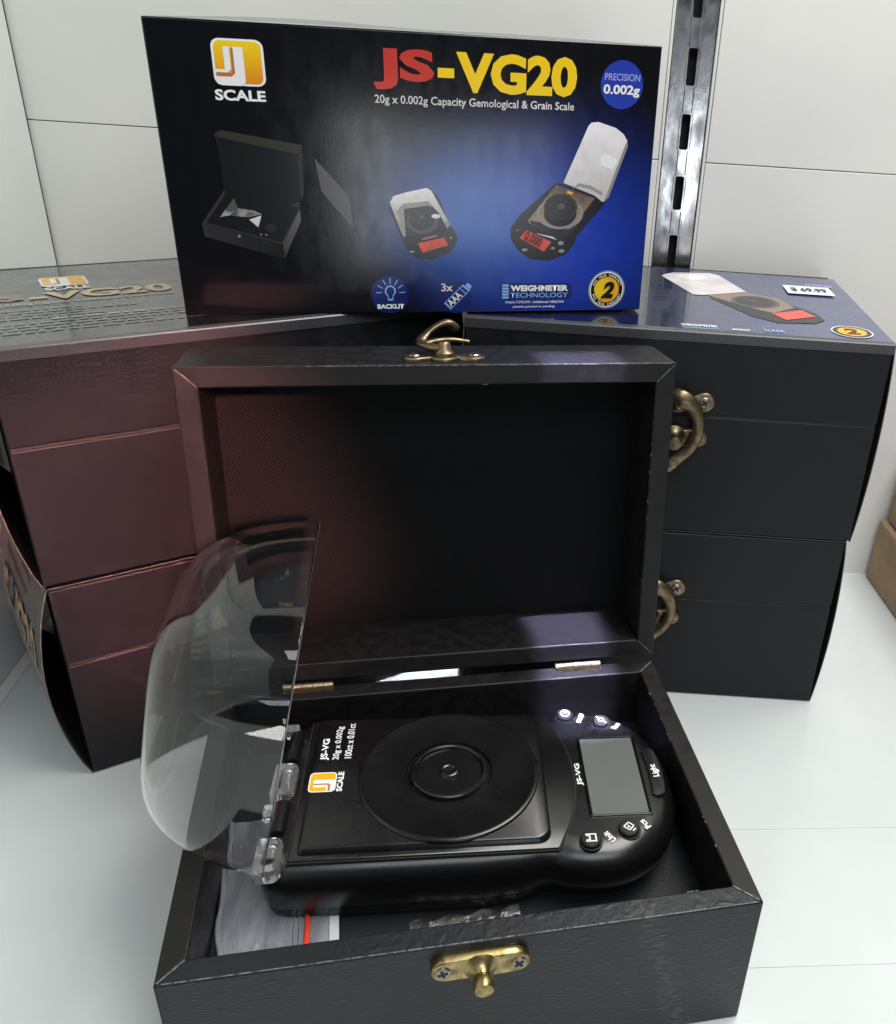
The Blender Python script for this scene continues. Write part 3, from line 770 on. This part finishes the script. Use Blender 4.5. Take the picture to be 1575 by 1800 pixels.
# feature row
b_ = P.shape('backlight_badge', [('darkblue', circ(-13.2, 8.8, 7.0, 40))], 0.05)
PB = Print(P.fn, b_)
def seg(x0, y0, x1, y1, w):
    d = Vector((x1 - x0, y1 - y0)).normalized(); nx, ny = -d.y * w / 2, d.x * w / 2
    return [(x0 + nx, y0 + ny), (x0 - nx, y0 - ny), (x1 - nx, y1 - ny), (x1 + nx, y1 + ny)]
rays = [('paleblue', seg(-13.0 + 3.2 * math.cos(R(a)), 9.6 + 3.2 * math.sin(R(a)), -13.0 + 5.4 * math.cos(R(a)), 9.6 + 5.4 * math.sin(R(a)), 0.35)) for a in range(0, 181, 30)]
bulb = [(-14.0, 6.6), (-14.2, 8.2), (-15.2, 9.6), (-14.9, 11.2), (-13.8, 12.2), (-12.3, 12.2), (-11.2, 11.2), (-11.0, 9.6), (-12.0, 8.2), (-12.2, 6.6)]
PB.shape('bulb_symbol', [('paleblue', bulb)] + [('darkblue', [(-13.1 + (x + 13.1) * 0.72, 9.6 + (y - 9.6) * 0.78) for x, y in bulb])] + rays, 0.1)
PB.text('badge_lettering', 'BACKLIT', 'white', -18.1, 3.6, -8.2, 5.4, 0.05, lift=0.6)
b_ = P.shape('battery_badge', [('darkblue', circ(11.6, 7.4, 6.0, 40))], 0.05)
PB = Print(P.fn, b_)
cx, cy = 11.9, 7.7
bt = [(6.9, 5.3), (14.2, 12.4), (16.9, 10.3), (9.5, 2.8)]
PB.shape('battery_symbol', [('paleblue', bt), ('darkblue', [(cx + (x - cx) * 0.86, cy + (y - cy) * 0.86) for x, y in bt]), ('paleblue', [(15.0, 12.1), (16.1, 13.0), (17.6, 11.7), (16.7, 10.7)]),
                            ('paleblue', seg(12.7, 11.2, 15.6, 8.7, 0.3))], 0.1)
PB.text('badge_lettering', 'AAA', 'white', 7.9, 5.6, 13.9, 8.4, 0.02, lift=0.35, rot=44)
P.text('badge_lettering', '3x', 'cream', 5.9, 9.9, 10.3, 12.9, 0.02, lift=0.3)
b_ = P.shape('weighmeter_badge', [('darkblue', rrect(28.2, 6.6, 57.0, 12.8, 2.0))], 0.05)
PB = Print(P.fn, b_)
PB.shape('weight_symbol', [('paleblue', [(29.2, 12.3 - 1.15 * k), (31.9, 12.3 - 1.15 * k), (31.8, 11.5 - 1.15 * k), (29.3, 11.5 - 1.15 * k)]) for k in range(5)], 0.1)
PB.text('badge_lettering', 'WEIGHMETER', 'white', 32.5, 9.7, 55.4, 12.0, 0.05, lift=0.3)
PB.text('badge_lettering', 'TECHNOLOGY', 'paleblue', 32.5, 7.2, 55.4, 9.1, 0.008, lift=0.3)
P.text('patent_lettering', 'Patent 7,290,391. Additional US&CAN', 'cream', 30.6, 4.9, 53.8, 6.0, 0.03, lift=0.3)
P.text('patent_lettering', 'patents granted or pending', 'cream', 33.6, 3.1, 50.2, 4.2, 0.03, lift=0.3)
b_ = P.shape('warranty_badge', [('grey3', circ(71.2, 10.0, 7.5, 48)), ('white', circ(71.2, 10.0, 6.95, 48)), ('black_ink', circ(71.2, 10.0, 6.5, 48)), ('orange', circ(71.2, 10.0, 5.0, 48)), ('yellow', circ(70.0, 10.2, 3.9, 40))], 0.05)
PB = Print(P.fn, b_)
PB.text('badge_number', '2', 'black_ink', 68.9, 6.7, 74.2, 13.2, 0.055, lift=0.4, shear=0.25)
def ring_text(s, r, a0, a1, size):
    flip = a1 > a0
    for k, ch in enumerate(s):
        if ch == ' ': continue
        a = a0 + (a1 - a0) * k / (len(s) - 1)
        x, y = 71.2 + r * math.cos(R(a)), 10.0 + r * math.sin(R(a))
        PB.text('ring_letter', ch, 'white', x - size * 0.42, y - size * 0.5, x + size * 0.42, y + size * 0.5, 0.03, lift=0.4, rot=a - 90 if not flip else a + 90)
ring_text('TWO YEAR WARRANTY', 5.75, 160, 20, 0.85)
ring_text('TWO YEAR WARRANTY', 5.75, 200, 340, 0.85)

# ------------------------------------------------------------------ the open case
AL, GAP = 1.67489, 3.0
oc = thing('open_case', 'open black presentation case with its lid raised, holding the scale', 'case', (0.00004, 0.01666, 0), 0.1282)
SA, CA = math.sin(AL), math.cos(AL)
def lidP(x, s, d): return (x, D - s * CA + d * SA, H1 + GAP + s * SA + d * CA)

def mitred(bm, w, d, t, z0, z1, side):
    """one wall of a frame of four, its ends cut at 45 degrees"""
    a, b = w / 2, d
    q = {'front': [(-a, 0), (a, 0), (a - t, t), (-a + t, t)], 'back': [(a, b), (-a, b), (-a + t, b - t), (a - t, b - t)],
         'left': [(-a, b), (-a, 0), (-a + t, t), (-a + t, b - t)], 'right': [(a, 0), (a, b), (a - t, b - t), (a - t, t)]}[side]
    e = 0.12
    cx = sum(p[0] for p in q) / 4; cy = sum(p[1] for p in q) / 4
    if side in ('front', 'back'): q = [(x - math.copysign(e, x), y) for x, y in q]
    else: q = [(x, y + (e if y < b / 2 else -e)) for x, y in q]
    bm.prism(q, z0, z1)

for side in ('front', 'back', 'left', 'right'):
    m = MB(); mitred(m, W, D, T, 0.0, H1, side)
    if side == 'front':
        o = m.build('front_board', M['wrinkled'], oc, bevel=0.5, seg=3)
    else:
        o = m.build('back_board' if side == 'back' else 'side_board', M['leather_rim'], oc, bevel=0.5, seg=3)
m = MB(); m.box(-hW + T + 0.02, hW - T - 0.02, T + 0.02, D - T - 0.02, 3, 28.5); m.build('insert', M['insert'], oc)
# scuffed mitre lines of the rim, and a painted highlight along its front edge
def wear_glint_line(pts, w=0.45, z=H1 + 0.05, parent=None, fn=None, name='scuff_glint'):
    m = MB(fn)
    for (x0, y0), (x1, y1) in pts:
        q = seg(x0, y0, x1, y1, w)
        m.poly([(x, y, z) for x, y in q])
    o_ = m.build(name, M['wear_glint'], parent or oc, recalc=False)
    o_['kind'] = 'stuff'
    return o_
jag = []
wear_glint_line([((-hW + 0.7, 0.7), (-hW + T - 0.3, T - 0.3)), ((hW - 0.9, 0.9), (hW - T, T)), ((hW - 0.8, D - 0.8), (hW - T + 0.4, D - T + 0.4))], 0.5)
# little nicks along the inner edges
nk = []
for k in range(2):
    x = random.uniform(-70, 70); nk.append(((x, T - 0.15), (x + random.uniform(0.4, 2.2), T - 0.1)))
for k in range(8):
    y = random.uniform(14, 104); nk.append(((hW - T + 0.1, y), (hW - T + 0.15, y + random.uniform(0.3, 1.6))))
wear_glint_line(nk, 0.28, H1 + 0.04)
ed = []
x = -hW + 2
while x < hW - 3:
    l = random.uniform(1.5, 7); ed.append(((x, 0.42), (min(x + l, hW - 2), 0.42))); x += l + random.uniform(0.05, 0.6)
wear_glint_line(ed, 0.34, H1 + 0.02)  # pale dashes paint the highlight on the front top edge
# lid
m = MB(lidP); m.box(-hW + 0.4, hW - 0.4, 0.4, D - 0.4, H2 - 4.5, H2)
lid = m.build('lid', M['leather_rim'], oc, bevel=0.5)
m = MB(lidP); m.box(-hW + T - 0.1, hW - T + 0.1, T - 0.1, D - T + 0.1, H2 - 5.2, H2 - 4.55); m.build('lining_panel', M['lining'], lid)
for side in ('front', 'back', 'left', 'right'):
    m = MB(lambda x, y, z: lidP(x, y, z)); mitred(m, W, D, T, 0.0, H2 - 4.52, side)
    m.build('lid_board', M['leather_rim'], lid, bevel=0.5, seg=3)
wear_glint_line([((-hW + 0.8, D - 0.8), (-hW + T - 0.2, D - T + 0.2)), ((hW - 0.9, D - 0.9), (hW - T + 0.3, D - T + 0.3)), ((hW - 0.8, 0.8), (hW - T + 0.4, T - 0.4))], 0.35, -0.05, lid, lidP)
nk = []
for k in range(1):
    x = random.uniform(10, 20); nk.append(((x, D - T + 0.1), (x + random.uniform(0.5, 3.0), D - T + 0.12)))
for k in range(12):
    y = random.uniform(20, 100); nk.append(((hW - T + 0.1, y), (hW - T + 0.1, y + random.uniform(0.3, 1.4))))
wear_glint_line(nk, 0.25, -0.04, lid, lidP)
ed = []
x = -hW + 40
while x < hW - 3:
    l = random.uniform(2, 8); ed.append(((x, D - 0.3), (min(x + l, hW - 2), D - 0.3))); x += l + random.uniform(0.05, 0.6)
wear_glint_line(ed, 0.3, -0.03, lid, lidP)
# latch on the raised lid: hook swung loose
PL = lambda x, a, h: lidP(x + 2.5, D + h, a + 7.0)
hook_plate(oc, PL)
hook(oc, PL, [(0.5, 0.5, 3.4), (-4.5, 2.0, 3.8), (-7.4, 6.0, 4.6), (-5.5, 10.0, 6.6), (-1.5, 12.0, 9.2), (2.2, 13.0, 10.2), (4.2, 14.0, 8.6), (4.4, 14.6, 7.4)], [2.4, 2.2, 1.7, 1.6, 1.7, 2.0, 2.4, 1.6])
hook(oc, PL, [(-6.6, 5.0, 4.3), (-2.0, 6.4, 5.2), (3.5, 7.2, 5.4), (9.0, 7.6, 4.6)], [1.6, 1.5, 1.3, 1.1])
catch_plate(oc, lambda x, a, h: (x + 0.3, -h, H1 - 7.4 + a), 'bright_brass', 4.1)
# hinges
for hx in (51.5, -50.0):
    m = MB(lambda x, a, h: (hx + x, D - 1.4 + a, H1 + 1.4 + h))
    for k in range(5):
        m.tube([(-9 + 3.6 * k + 0.12, 0, 0), (-9 + 3.6 * k + 3.48, 0, 0)], 1.35, 12)
    h_ = m.build('hinge', M['hinge_brass'], oc, smooth=True)
    m = MB(); m.box(hx - 9, hx + 9, D - 3.0, D + 0.02, H1 - 0.1, H1 + 0.25); m.build('hinge_leaf', M['hinge_brass'], h_)

# ------------------------------------------------------------------ bag and film scraps in the case
def case_frame(x, y, z):
    c, s_ = math.cos(0.1282), math.sin(0.1282)
    return ((0.00004 + (x * c - y * s_) * MM), (0.01666 + (x * s_ + y * c) * MM), z * MM)
bag = thing('zip_bag', 'cloudy plastic zip bag with a red seal strip under the scale', 'plastic bag', case_frame(-60, 40, 28.6), 0.1282 + 0.02)
m = MB()
NX, NY = 22, 26
def bagz(i, j):
    u, v = i / NX, j / NY
    return 0.35 + 1.2 * math.sin(math.pi * u) ** 0.6 * math.sin(math.pi * v) ** 0.5 + 0.22 * math.sin(u * 23 + 2.5 * math.sin(v * 9)) + 0.18 * math.sin(v * 31 + u * 5)
def bagxy(i, j):
    u, v = i / NX, j / NY
    x = -14.0 + 34.5 * u; y = -23.0 + 60 * v
    if u < 0.2: x += (0.2 - u) * (9 * max(0, 0.32 - v) / 0.32 + 1.5 * math.sin(v * 14))
    return x, y
g = [[m.vert((*bagxy(i, j), max(0.25, bagz(i, j)))) for i in range(NX + 1)] for j in range(NY + 1)]
g2 = [[m.vert((*bagxy(i, j), 0.05)) for i in range(NX + 1)] for j in range(NY + 1)]
for j in range(NY):
    for i in range(NX):
        m.face([g[j][i], g[j][i + 1], g[j + 1][i + 1], g[j + 1][i]]); m.face([g2[j + 1][i], g2[j + 1][i + 1], g2[j][i + 1], g2[j][i]])
for i in range(NX):
    m.face([g2[0][i], g2[0][i + 1], g[0][i + 1], g[0][i]]); m.face([g[NY][i], g[NY][i + 1], g2[NY][i + 1], g2[NY][i]])
for j in range(NY):
    m.face([g[j][0], g[j + 1][0], g2[j + 1][0], g2[j][0]]); m.face([g2[j][NX], g2[j + 1][NX], g[j + 1][NX], g[j][NX]])
bb = m.build('bag_body', M['bag'], bag, smooth=True, angle=60)
m = MB(); m.tube([(11.6 - 0.2 * math.sin(k), -23.3 + 24 * k / 8, 1.75) for k in range(9)], [(0.75, 0.35)] * 9, 8); m.build('zip_strip', M['red_zip'], bag, smooth=True)
m = MB(); m.tube([(9.6, -23.2 + 24 * k / 8, 1.6) for k in range(9)], [(0.35, 0.25)] * 9, 8); m.tube([(8.0, -23.2 + 24 * k / 8, 1.7) for k in range(9)], [(0.3, 0.25)] * 9, 8)
m.build('zip_rib', M['bag'], bag, smooth=True)
m = MB(); m.tube([(-14.2 + (2.6 * max(0, 0.32 - k / 24) / 0.32) + 0.3 * math.sin(k * 0.7), -23 + 60 * k / 24, 0.8) for k in range(25)], [(0.9, 0.6)] * 25, 8); m.build('bag_fold', M['bag'], bag, smooth=True)
m = MB(); m.box(18.0, 20.9, -23.1, 1, 0.3, 1.0); m.build('bag_lip', mat('bag_lip_plastic', (0.5, 0.53, 0.56), 0.3), bag, bevel=0.2)

film = MB()
NX = 30
def fz(i): return 1.2 + 1.0 * math.sin(i * 0.55) + 0.6 * math.sin(i * 1.3)
a_ = [film.vert((-18 + 34 * i / NX, -1.6 - 0.5 * math.sin(i * 0.6) - 1.2 * abs(math.sin(i * 0.33)), 0.1)) for i in range(NX + 1)]
b_ = [film.vert((-18 + 34 * i / NX, 0.5 * math.sin(i * 0.42), fz(i) * 0.28 + 0.35)) for i in range(NX + 1)]
c_ = [film.vert((-18 + 34 * i / NX, 1.8 + 0.7 * math.sin(i * 0.7), 0.15)) for i in range(NX + 1)]
for i in range(NX):
    film.face([a_[i], a_[i + 1], b_[i + 1], b_[i]]); film.face([b_[i], b_[i + 1], c_[i + 1], c_[i]]); film.face([c_[i], c_[i + 1], a_[i + 1], a_[i]])
fo = film.build('plastic_film', M['film'], smooth=True, recalc=True)
fo.location = case_frame(0, 27.0, 28.7); fo.rotation_euler = (0, 0, 0.16)
tag(fo, 'thin crinkled strip of clear film lying in front of the scale', 'plastic film')

# ------------------------------------------------------------------ the scale
# its own frame: u along its length, v across (towards the back), w up from the floor of the case insert; +21.3 is the head's surface
ang = 0.1282 - 0.085
cdev = case_frame(-2.7 - 0.5, 71 - 6.35, 28.6)
sc_ = thing('pocket_scale', 'black pocket gem scale with its clear cover tipped up, inside the open case', 'scale', cdev, ang)
TOPW = 21.4
def outline(ins, n=20):
    """half-widths along the length, mirrored; ins = inset in mm"""
    pts = []
    L0, L1 = -54.0, 77.0
    def hw(u):
        if u < 26: return 32.8
        if u < 46:
            t = (u - 26) / 20
            return 32.8 - 0.9 * math.sin(math.pi * min(1, t * 2)) * (1 if t < 0.5 else 0) + 3.8 * (t * t * (3 - 2 * t))
        t = (u - 46) / (L1 - 46)
        return 36.6 * max(0.0, 1 - t ** 2.35) ** (1 / 2.15)
    us = [L0] + [L0 + 7.0 * (1 - math.cos(math.pi / 2 * k / 5)) for k in range(1, 6)] + [-30, -10, 10, 22] + [26 + 2.5 * k for k in range(9)] + [46 + 31 * math.sin(math.pi / 2 * k / 12) for k in range(1, 12)]
    side = []
    for u in us:
        h = hw(u)
        if u < L0 + 7: h = hw(0) - 7 + math.sqrt(max(0, 49 - (L0 + 7 - u) ** 2))
        side.append((u, h))
    side.append((L1, 0.0))
    full = [(u, -h) for u, h in side] + [(u, h) for u, h in reversed(side[:-1])]
    # inset along normals
    out = []
    n_ = len(full)
    for k in range(n_):
        a, b = Vector(full[k - 1]), Vector(full[(k + 1) % n_])
        t = (b - a).normalized(); nn = Vector((-t.y, t.x))
        out.append((full[k][0] + nn.x * ins, full[k][1] + nn.y * ins))
    return out
def ring(a, b, w):
    """a: inset beside the platform, b: inset round the head"""
    base = outline(0.0); oa, ob_ = outline(a), outline(b)
    out = []
    for p, q0, q1 in zip(base, oa, ob_):
        t = min(1.0, max(0.0, (p[0] - 12) / 30)); t = t * t * (3 - 2 * t)
        out.append((q0[0] * (1 - t) + q1[0] * t, q0[1] * (1 - t) + q1[1] * t, w))
    return out
m = MB(); m.loft([ring(-0.7, 5.4, 0.3), ring(-1.2, 4.8, 1.0), ring(-1.3, 4.3, 5.4)])
m.build('base_shell', M['abs_gloss'], sc_, smooth=True, angle=50)
m = MB(); m.loft([ring(-1.0, 4.2, 5.2), ring(-1.9, 3.0, 5.3), ring(-2.2, 2.2, 6.2), ring(-2.5, 0.5, 9.5), ring(-2.3, 0.0, 12.0), ring(-1.9, 0.3, 14.6), ring(-1.0, 1.1, 16.6), ring(0.0, 2.2, 18.3), ring(1.3, 3.6, 19.6), ring(3.0, 5.2, 20.6), ring(5.0, 7.0, 21.2), ring(7.0, 8.6, TOPW), ring(9.0, 9.6, TOPW)])
m.build('body', M['abs'], sc_, smooth=True, angle=70)
# seat plate under the cover, with its curved end, then the raised platform
def seat(ins):
    pts = [(-47 + ins, -31.0 + ins)]
    R_ = 62.0; cxx = 42.3 - R_
    for k in range(15):
        v = (-31.0 + ins) + (62.0 - 2 * ins) * k / 14
        pts.append((cxx + math.sqrt(R_ * R_ - v * v) - ins, v))
    pts.append((-47 + ins, 31.0 - ins))
    return pts
m = MB(); m.prism(seat(-0.45), TOPW - 1.0, TOPW + 0.03); m.build('seat_groove', M['slot'], sc_)
m = MB(); m.loft([[(x, y, TOPW - 0.8) for x, y in seat(0.0)], [(x, y, TOPW + 0.55) for x, y in seat(0.0)], [(x, y, TOPW + 0.75) for x, y in seat(0.35)]])
m.build('seat_plate', M['abs'], sc_, bevel=0.1)
def tray(ins): return rrect(-44 + ins, -28.6 + ins, 31.5 - ins, 29.2 - ins, (1.5, 4.5, 4.5, 1.5), 6)
m = MB(); m.loft([[(x, y, TOPW) for x, y in tray(-0.9)], [(x, y, TOPW + 2.2) for x, y in tray(-0.3)], [(x, y, TOPW + 2.75) for x, y in tray(0.1)], [(x, y, TOPW + 2.95) for x, y in tray(0.5)]])
pf = m.build('platform', M['abs'], sc_, smooth=True, angle=25)
m = MB(); z = TOPW + 2.9
m.lathe([(29.6, z - 0.5), (29.6, z + 0.5), (29.3, z + 1.0), (28.8, z + 1.2), (28.2, z + 1.2), (27.6, z + 1.05), (14.2, z + 1.05), (13.9, z + 0.2), (12.9, z + 0.1), (12.7, z + 1.9), (12.3, z + 2.3), (11.3, z + 2.35), (10.9, z + 2.0), (10.6, z + 1.0),
         (3.4, z + 0.9), (2.9, z + 1.7), (2.4, z + 1.9), (1.9, z + 1.7), (1.5, z + 1.1), (0.05, z + 1.0)], cx=0.6, cy=0.3, n=72, cap1=False)
m.build('weighing_pan', M['abs'], sc_, smooth=True, angle=28)
# screen
m = MB(); m.prism(rrect(45.2, -19.2, 66.0, 19.0, 0.8), TOPW - 2, TOPW + 0.12)
bz = m.build('screen_bezel', M['abs_gloss'], sc_, bevel=0.2)
m = MB(); m.prism(rrect(46.4, -18.0, 64.9, 17.6, 0.5), TOPW - 1, TOPW + 0.30); m.build('lcd_screen', M['lcd'], bz)
m = MB()
for a0, a1 in (((45.6, 18.2), (65.6, 18.2)), ((65.5, -18.6), (65.5, 18.0)), ((45.7, -18.6), (65.6, -18.6)), ((45.7, -18.4), (45.7, 18.0))):
    m.tube([(*a0, TOPW + 0.2), (*a1, TOPW + 0.2)], 0.38, 8)
m.build('bezel_edge', M['abs_gloss'], bz, smooth=True)
PD = Print(lambda u, v, k: (u, v, TOPW + k), sc_)
PT_ = Print(lambda u, v, k: (u, v, TOPW + 2.95 + k), sc_)
def V(v): return v + 6.35 - 0.0
# lettering runs across the scale (read from its end)
def rt(P_, name, txt, cu, cv, w_, h_, bold, rot=90):
    return P_.text(name, txt, 'white2', cu - w_ / 2, cv - h_ / 2, cu + w_ / 2, cv + h_ / 2, bold, rot=rot, lift=0.12)
rt(PT_, 'model_lettering', 'JS-VG', -40.8, 14.1, 10.6, 2.9, 0.03)
rt(PT_, 'capacity_lettering', '20g x 0.002g', -36.9, 17.2, 16.6, 2.7, 0.015)
rt(PT_, 'capacity_lettering', '100ct x 0.01ct', -33.2, 18.1, 17.4, 2.4, 0.015)
def rotfn(cx, cy, f):   # a frame turned by 90 degrees: x -> v, y -> -u
    return lambda x, y, k: f(cx - y, cy + x, k)
PLg = Print(rotfn(-39.2, -1.3, PT_.fn), sc_)
PLg.logo(-4.4, -3.4, 4.4, 5.2)
PLg.text('scale_lettering', 'SCALE', 'white2', -4.4, -5.6, 4.4, -3.7, 0.04, lift=0.12)
PV = Print(PD.fn, sc_)
PV.text('model_lettering', 'JS-VG', 'white2', 44.15 - 5.2, -1.1 + 0.6, 44.15 + 5.2, 1.1 + 0.6, 0.03, rot=90, lift=0.12)
for o_ in (): pass
def button(u, v, r, h=1.5):
    m = MB(); m.lathe([(r + 0.6, TOPW - 1.0), (r + 0.6, TOPW + 0.05), (r + 0.1, TOPW + 0.08), (r + 0.1, TOPW - 0.4), (r, TOPW - 0.4), (r, TOPW + h - 0.4), (r - 0.4, TOPW + h), (0.05, TOPW + h + 0.15)], cx=u, cy=v, n=28, cap1=False)
    return m.build('button', M['rubber'], sc_, smooth=True, angle=40)
def off(fn_u, fn_v, h): return lambda x, y, k: (fn_u - y, fn_v + x, TOPW + h + 0.16 + k)
h = 1.5
b1 = button(42.6, 30.4, 3.1)
P1 = Print(off(42.6, 30.4, h), b1)
def annul(cx, cy, r0, r1, n=28):
    return [[(cx + r * math.cos(2 * math.pi * (k + e) / n), cy + r * math.sin(2 * math.pi * (k + e) / n)) for r, e in ((r1, 0), (r1, 1), (r0, 1), (r0, 0))] for k in range(n)]
P1.shape('symbol', [('white2', q) for q in annul(0, 0, 1.3, 1.8)] + [('white2', [(-0.2, -0.7), (0.2, -0.7), (0.2, 0.7), (-0.2, 0.7)])], 0.02, step=0.0).data
b2 = button(55.4, 26.4, 3.1)
P2 = Print(off(55.4, 26.4, h), b2)
P2.shape('symbol', [('white2', q) for q in annul(0, 0, 0.7, 1.15)] + [('white2', seg(0.9, 0.8, 1.9, 1.7, 0.5)), ('white2', seg(-0.9, -0.8, -1.9, -1.7, 0.5))], 0.02, step=0.0)
b3 = button(57.0, -24.8, 3.3)
P3 = Print(off(57.0, -24.8, h), b3)
fr = [((-1.5, 0), (0, 1.8)), ((0, 1.8), (1.7, 0)), ((1.7, 0), (0.2, -1.5)), ((0.2, -1.5), (-1.5, 0))]
P3.shape('symbol', [('white2', seg(*a, *b, 0.4)) for a, b in fr] + [('white2', seg(-0.5, -0.1, 0.6, 0.4, 0.35)), ('white2', seg(-0.3, 0.7, -0.3, -0.5, 0.35)), ('white2', seg(-0.9, -1.9, -1.9, -0.9, 0.45))], 0.02, step=0.0)
b4 = button(44.3, -28.6, 3.2)
P4 = Print(off(44.3, -28.6, h), b4)
P4.shape('symbol', [('white2', q) for q in ([(-1.6, -1.7), (1.6, -1.7), (1.6, -1.25), (-1.6, -1.25)], [(-1.6, -1.25), (-1.15, -1.25), (-1.15, 1.7), (-1.6, 1.7)], [(1.15, -1.25), (1.6, -1.25), (1.6, 1.7), (1.15, 1.7)],
                                           [(-1.15, 1.25), (-0.5, 1.25), (-0.5, 1.7), (-1.15, 1.7)], [(0.5, 1.25), (1.15, 1.25), (1.15, 1.7), (0.5, 1.7)], [(-0.5, 0.2), (0.5, 0.2), (0.5, 0.6), (-0.5, 0.6)], [(-0.9, 0.2), (-0.5, 0.2), (-0.5, 1.7), (-0.9, 1.7)], [(0.5, 0.2), (0.9, 0.2), (0.9, 1.7), (0.5, 1.7)])], 0.02, step=0.0)
PD.text('button_lettering', 'ON/OFF', 'white2', 48.2 - 2.6, 29.2 - 0.9, 48.2 + 2.6, 29.2 + 0.9, 0.03, rot=68, lift=0.12)
PD.text('button_lettering', 'Tare', 'white2', 60.6 - 1.9, 24.2 - 1.0, 60.6 + 1.9, 24.2 + 1.0, 0.03, rot=52, lift=0.12)
PD.text('button_lettering', 'Unit', 'white2', 50.4 - 2.2, -27.2 - 1.1, 50.4 + 2.2, -27.2 + 1.1, 0.03, rot=125, lift=0.12)
PD.text('button_lettering', 'Pcs', 'white2', 62.6 - 1.9, -22.8 - 1.1, 62.6 + 1.9, -22.8 + 1.1, 0.03, rot=125, lift=0.12)
m = MB()
lp = [(70.2 - 0.011 * v * v + 0.5, v) for v in (-9, -6, -3, 0, 3, 6, 9)]
def pill(w_, z_): return [(70.4 + du * w_ - 0.008 * (dv * dv), dv) for du, dv in [(math.cos(R(a)), 9.2 + 1.6 * w_ / 2 * math.sin(R(a)) if math.sin(R(a)) > 0.3 else (-9.2 + 1.6 * w_ / 2 * math.sin(R(a)) if math.sin(R(a)) < -0.3 else 9.2 * math.sin(R(a)) / 0.3)) for a in range(0, 360, 12)]]
m.loft([[(x, y, TOPW - 1.2) for x, y in pill(2.5, 0)], [(x, y, TOPW + 0.7) for x, y in pill(2.4, 0)], [(x, y, TOPW + 1.0) for x, y in pill(2.0, 0)]])
lb = m.build('light_button', M['rubber'], sc_, smooth=True, angle=40)
Print(lambda u, v, k: (u, v, TOPW + 1.0 + k), lb).text('button_lettering', 'Light', 'white2', 70.3 - 3.0, -1.4, 70.3 + 3.0, 1.4, 0.03, rot=96, lift=0.1)
# hinge knuckles of the body
for v0, v1 in ((-19.5, -6.5), (12.0, 26.0), (-31, -30)):
    m = MB(); m.tube([(-52.0, v0, TOPW - 1.2), (-52.0, v1, TOPW - 1.2)], 2.6, 14); m.build('hinge_knuckle', M['abs'], sc_, smooth=True, angle=50)

# clear domed cover, tipped up
CL, V0, V1, DD, PP, QQ = 91.5, -42.0, 38.5, 38.5, 5.2, 1.28
A = R(78.15)
def cov(l, v, d):
    k = 0.0495; n = 1 / math.hypot(1, k)               # the hinge line sits a touch askew
    q = l * math.cos(A) - d * math.sin(A)
    return (-55.9 - k * v + n * q, v + n * k * q, TOPW - 4.9 + l * math.sin(A) + d * math.cos(A))
def dome(inset):
    n = 72; rows = []
    for j in range(0, 26):
        rho = 1 - (1 - j / 25.0) ** 2.2 if j < 25 else 1.0
        row = []
        for k in range(n):
            t = 2 * math.pi * k / n
            c, s_ = math.cos(t), math.sin(t)
            r = (abs(c) ** PP + abs(s_) ** PP) ** (-1 / PP)
            lx, vx = rho * r * c, rho * r * s_
            hl, hv = CL / 2 - inset, (V1 - V0) / 2 - inset
            d = (DD - inset) * max(0.0, 1 - rho ** PP) ** (1 / QQ)
            row.append((CL / 2 + lx * hl, (V0 + V1) / 2 + vx * hv, d))
        rows.append(row)
    return rows
m = MB(cov)
out = dome(0.0)
n = 72
oi = [[m.vert(p) for p in row] for row in out[1:]]
for a, b in zip(oi, oi[1:]):
    for k in range(n): m.face([a[k], a[(k + 1) % n], b[(k + 1) % n], b[k]])
c0 = m.vert((CL / 2, (V0 + V1) / 2, DD))
for k in range(n): m.face([c0, oi[0][k], oi[0][(k + 1) % n]])
cv = m.build('clear_cover', [M['clear'], M['milky_rim']], sc_, smooth=True, angle=75)
so = cv.modifiers.new("solidify", 'SOLIDIFY')
so.material_offset_rim = 1
so.thickness, so.offset, so.use_even_offset = 0.75 * MM, -1.0, True
cv['label'] = 'clear domed plastic cover tipped up'
def loop(v0, v1):
    """flat clear eye round the hinge pin, seen open from above"""
    m = MB()
    o = rrect(-56.5, v0, -48.9, v1, (1.0, 3.0, 3.0, 1.0), 6); i = rrect(-54.2, v0 + 2.6, -50.6, v1 - 2.2, 1.4, 6)
    z0, z1 = TOPW - 3.2, TOPW + 1.8
    m.loft([[(a, b, z0) for a, b in o], [(a, b, z1 - 0.5) for a, b in o], [(a * 0.99 - 0.525, b, z1) for a, b in o], [(a, b, z1) for a, b in i], [(a, b, z0) for a, b in i], [(a, b, z0) for a, b in o]], False, False)
    m.tube([(-52.4, v0 + 5.0, TOPW + 0.3), (-52.4, v1 - 1.0, TOPW + 0.3)], 1.55, 12)
    return m.build('hinge_loop', M['clear_hinge'], cv, smooth=True, angle=35)
loop(-5.0, 9.5); loop(-35.5, -22.5)
m = MB(); m.box(-56.0, -51.5, 25.5, 29.0, TOPW - 2.5, TOPW + 2.0); m.build('hinge_stub', M['clear_hinge'], cv, bevel=0.6)
m = MB(); m.box(-57.5, -54.0, -12.5, -7.5, TOPW - 3.0, TOPW + 1.0); m.build('hinge_stub', M['clear_hinge'], cv, bevel=0.6)

bpy.context.view_layer.update()
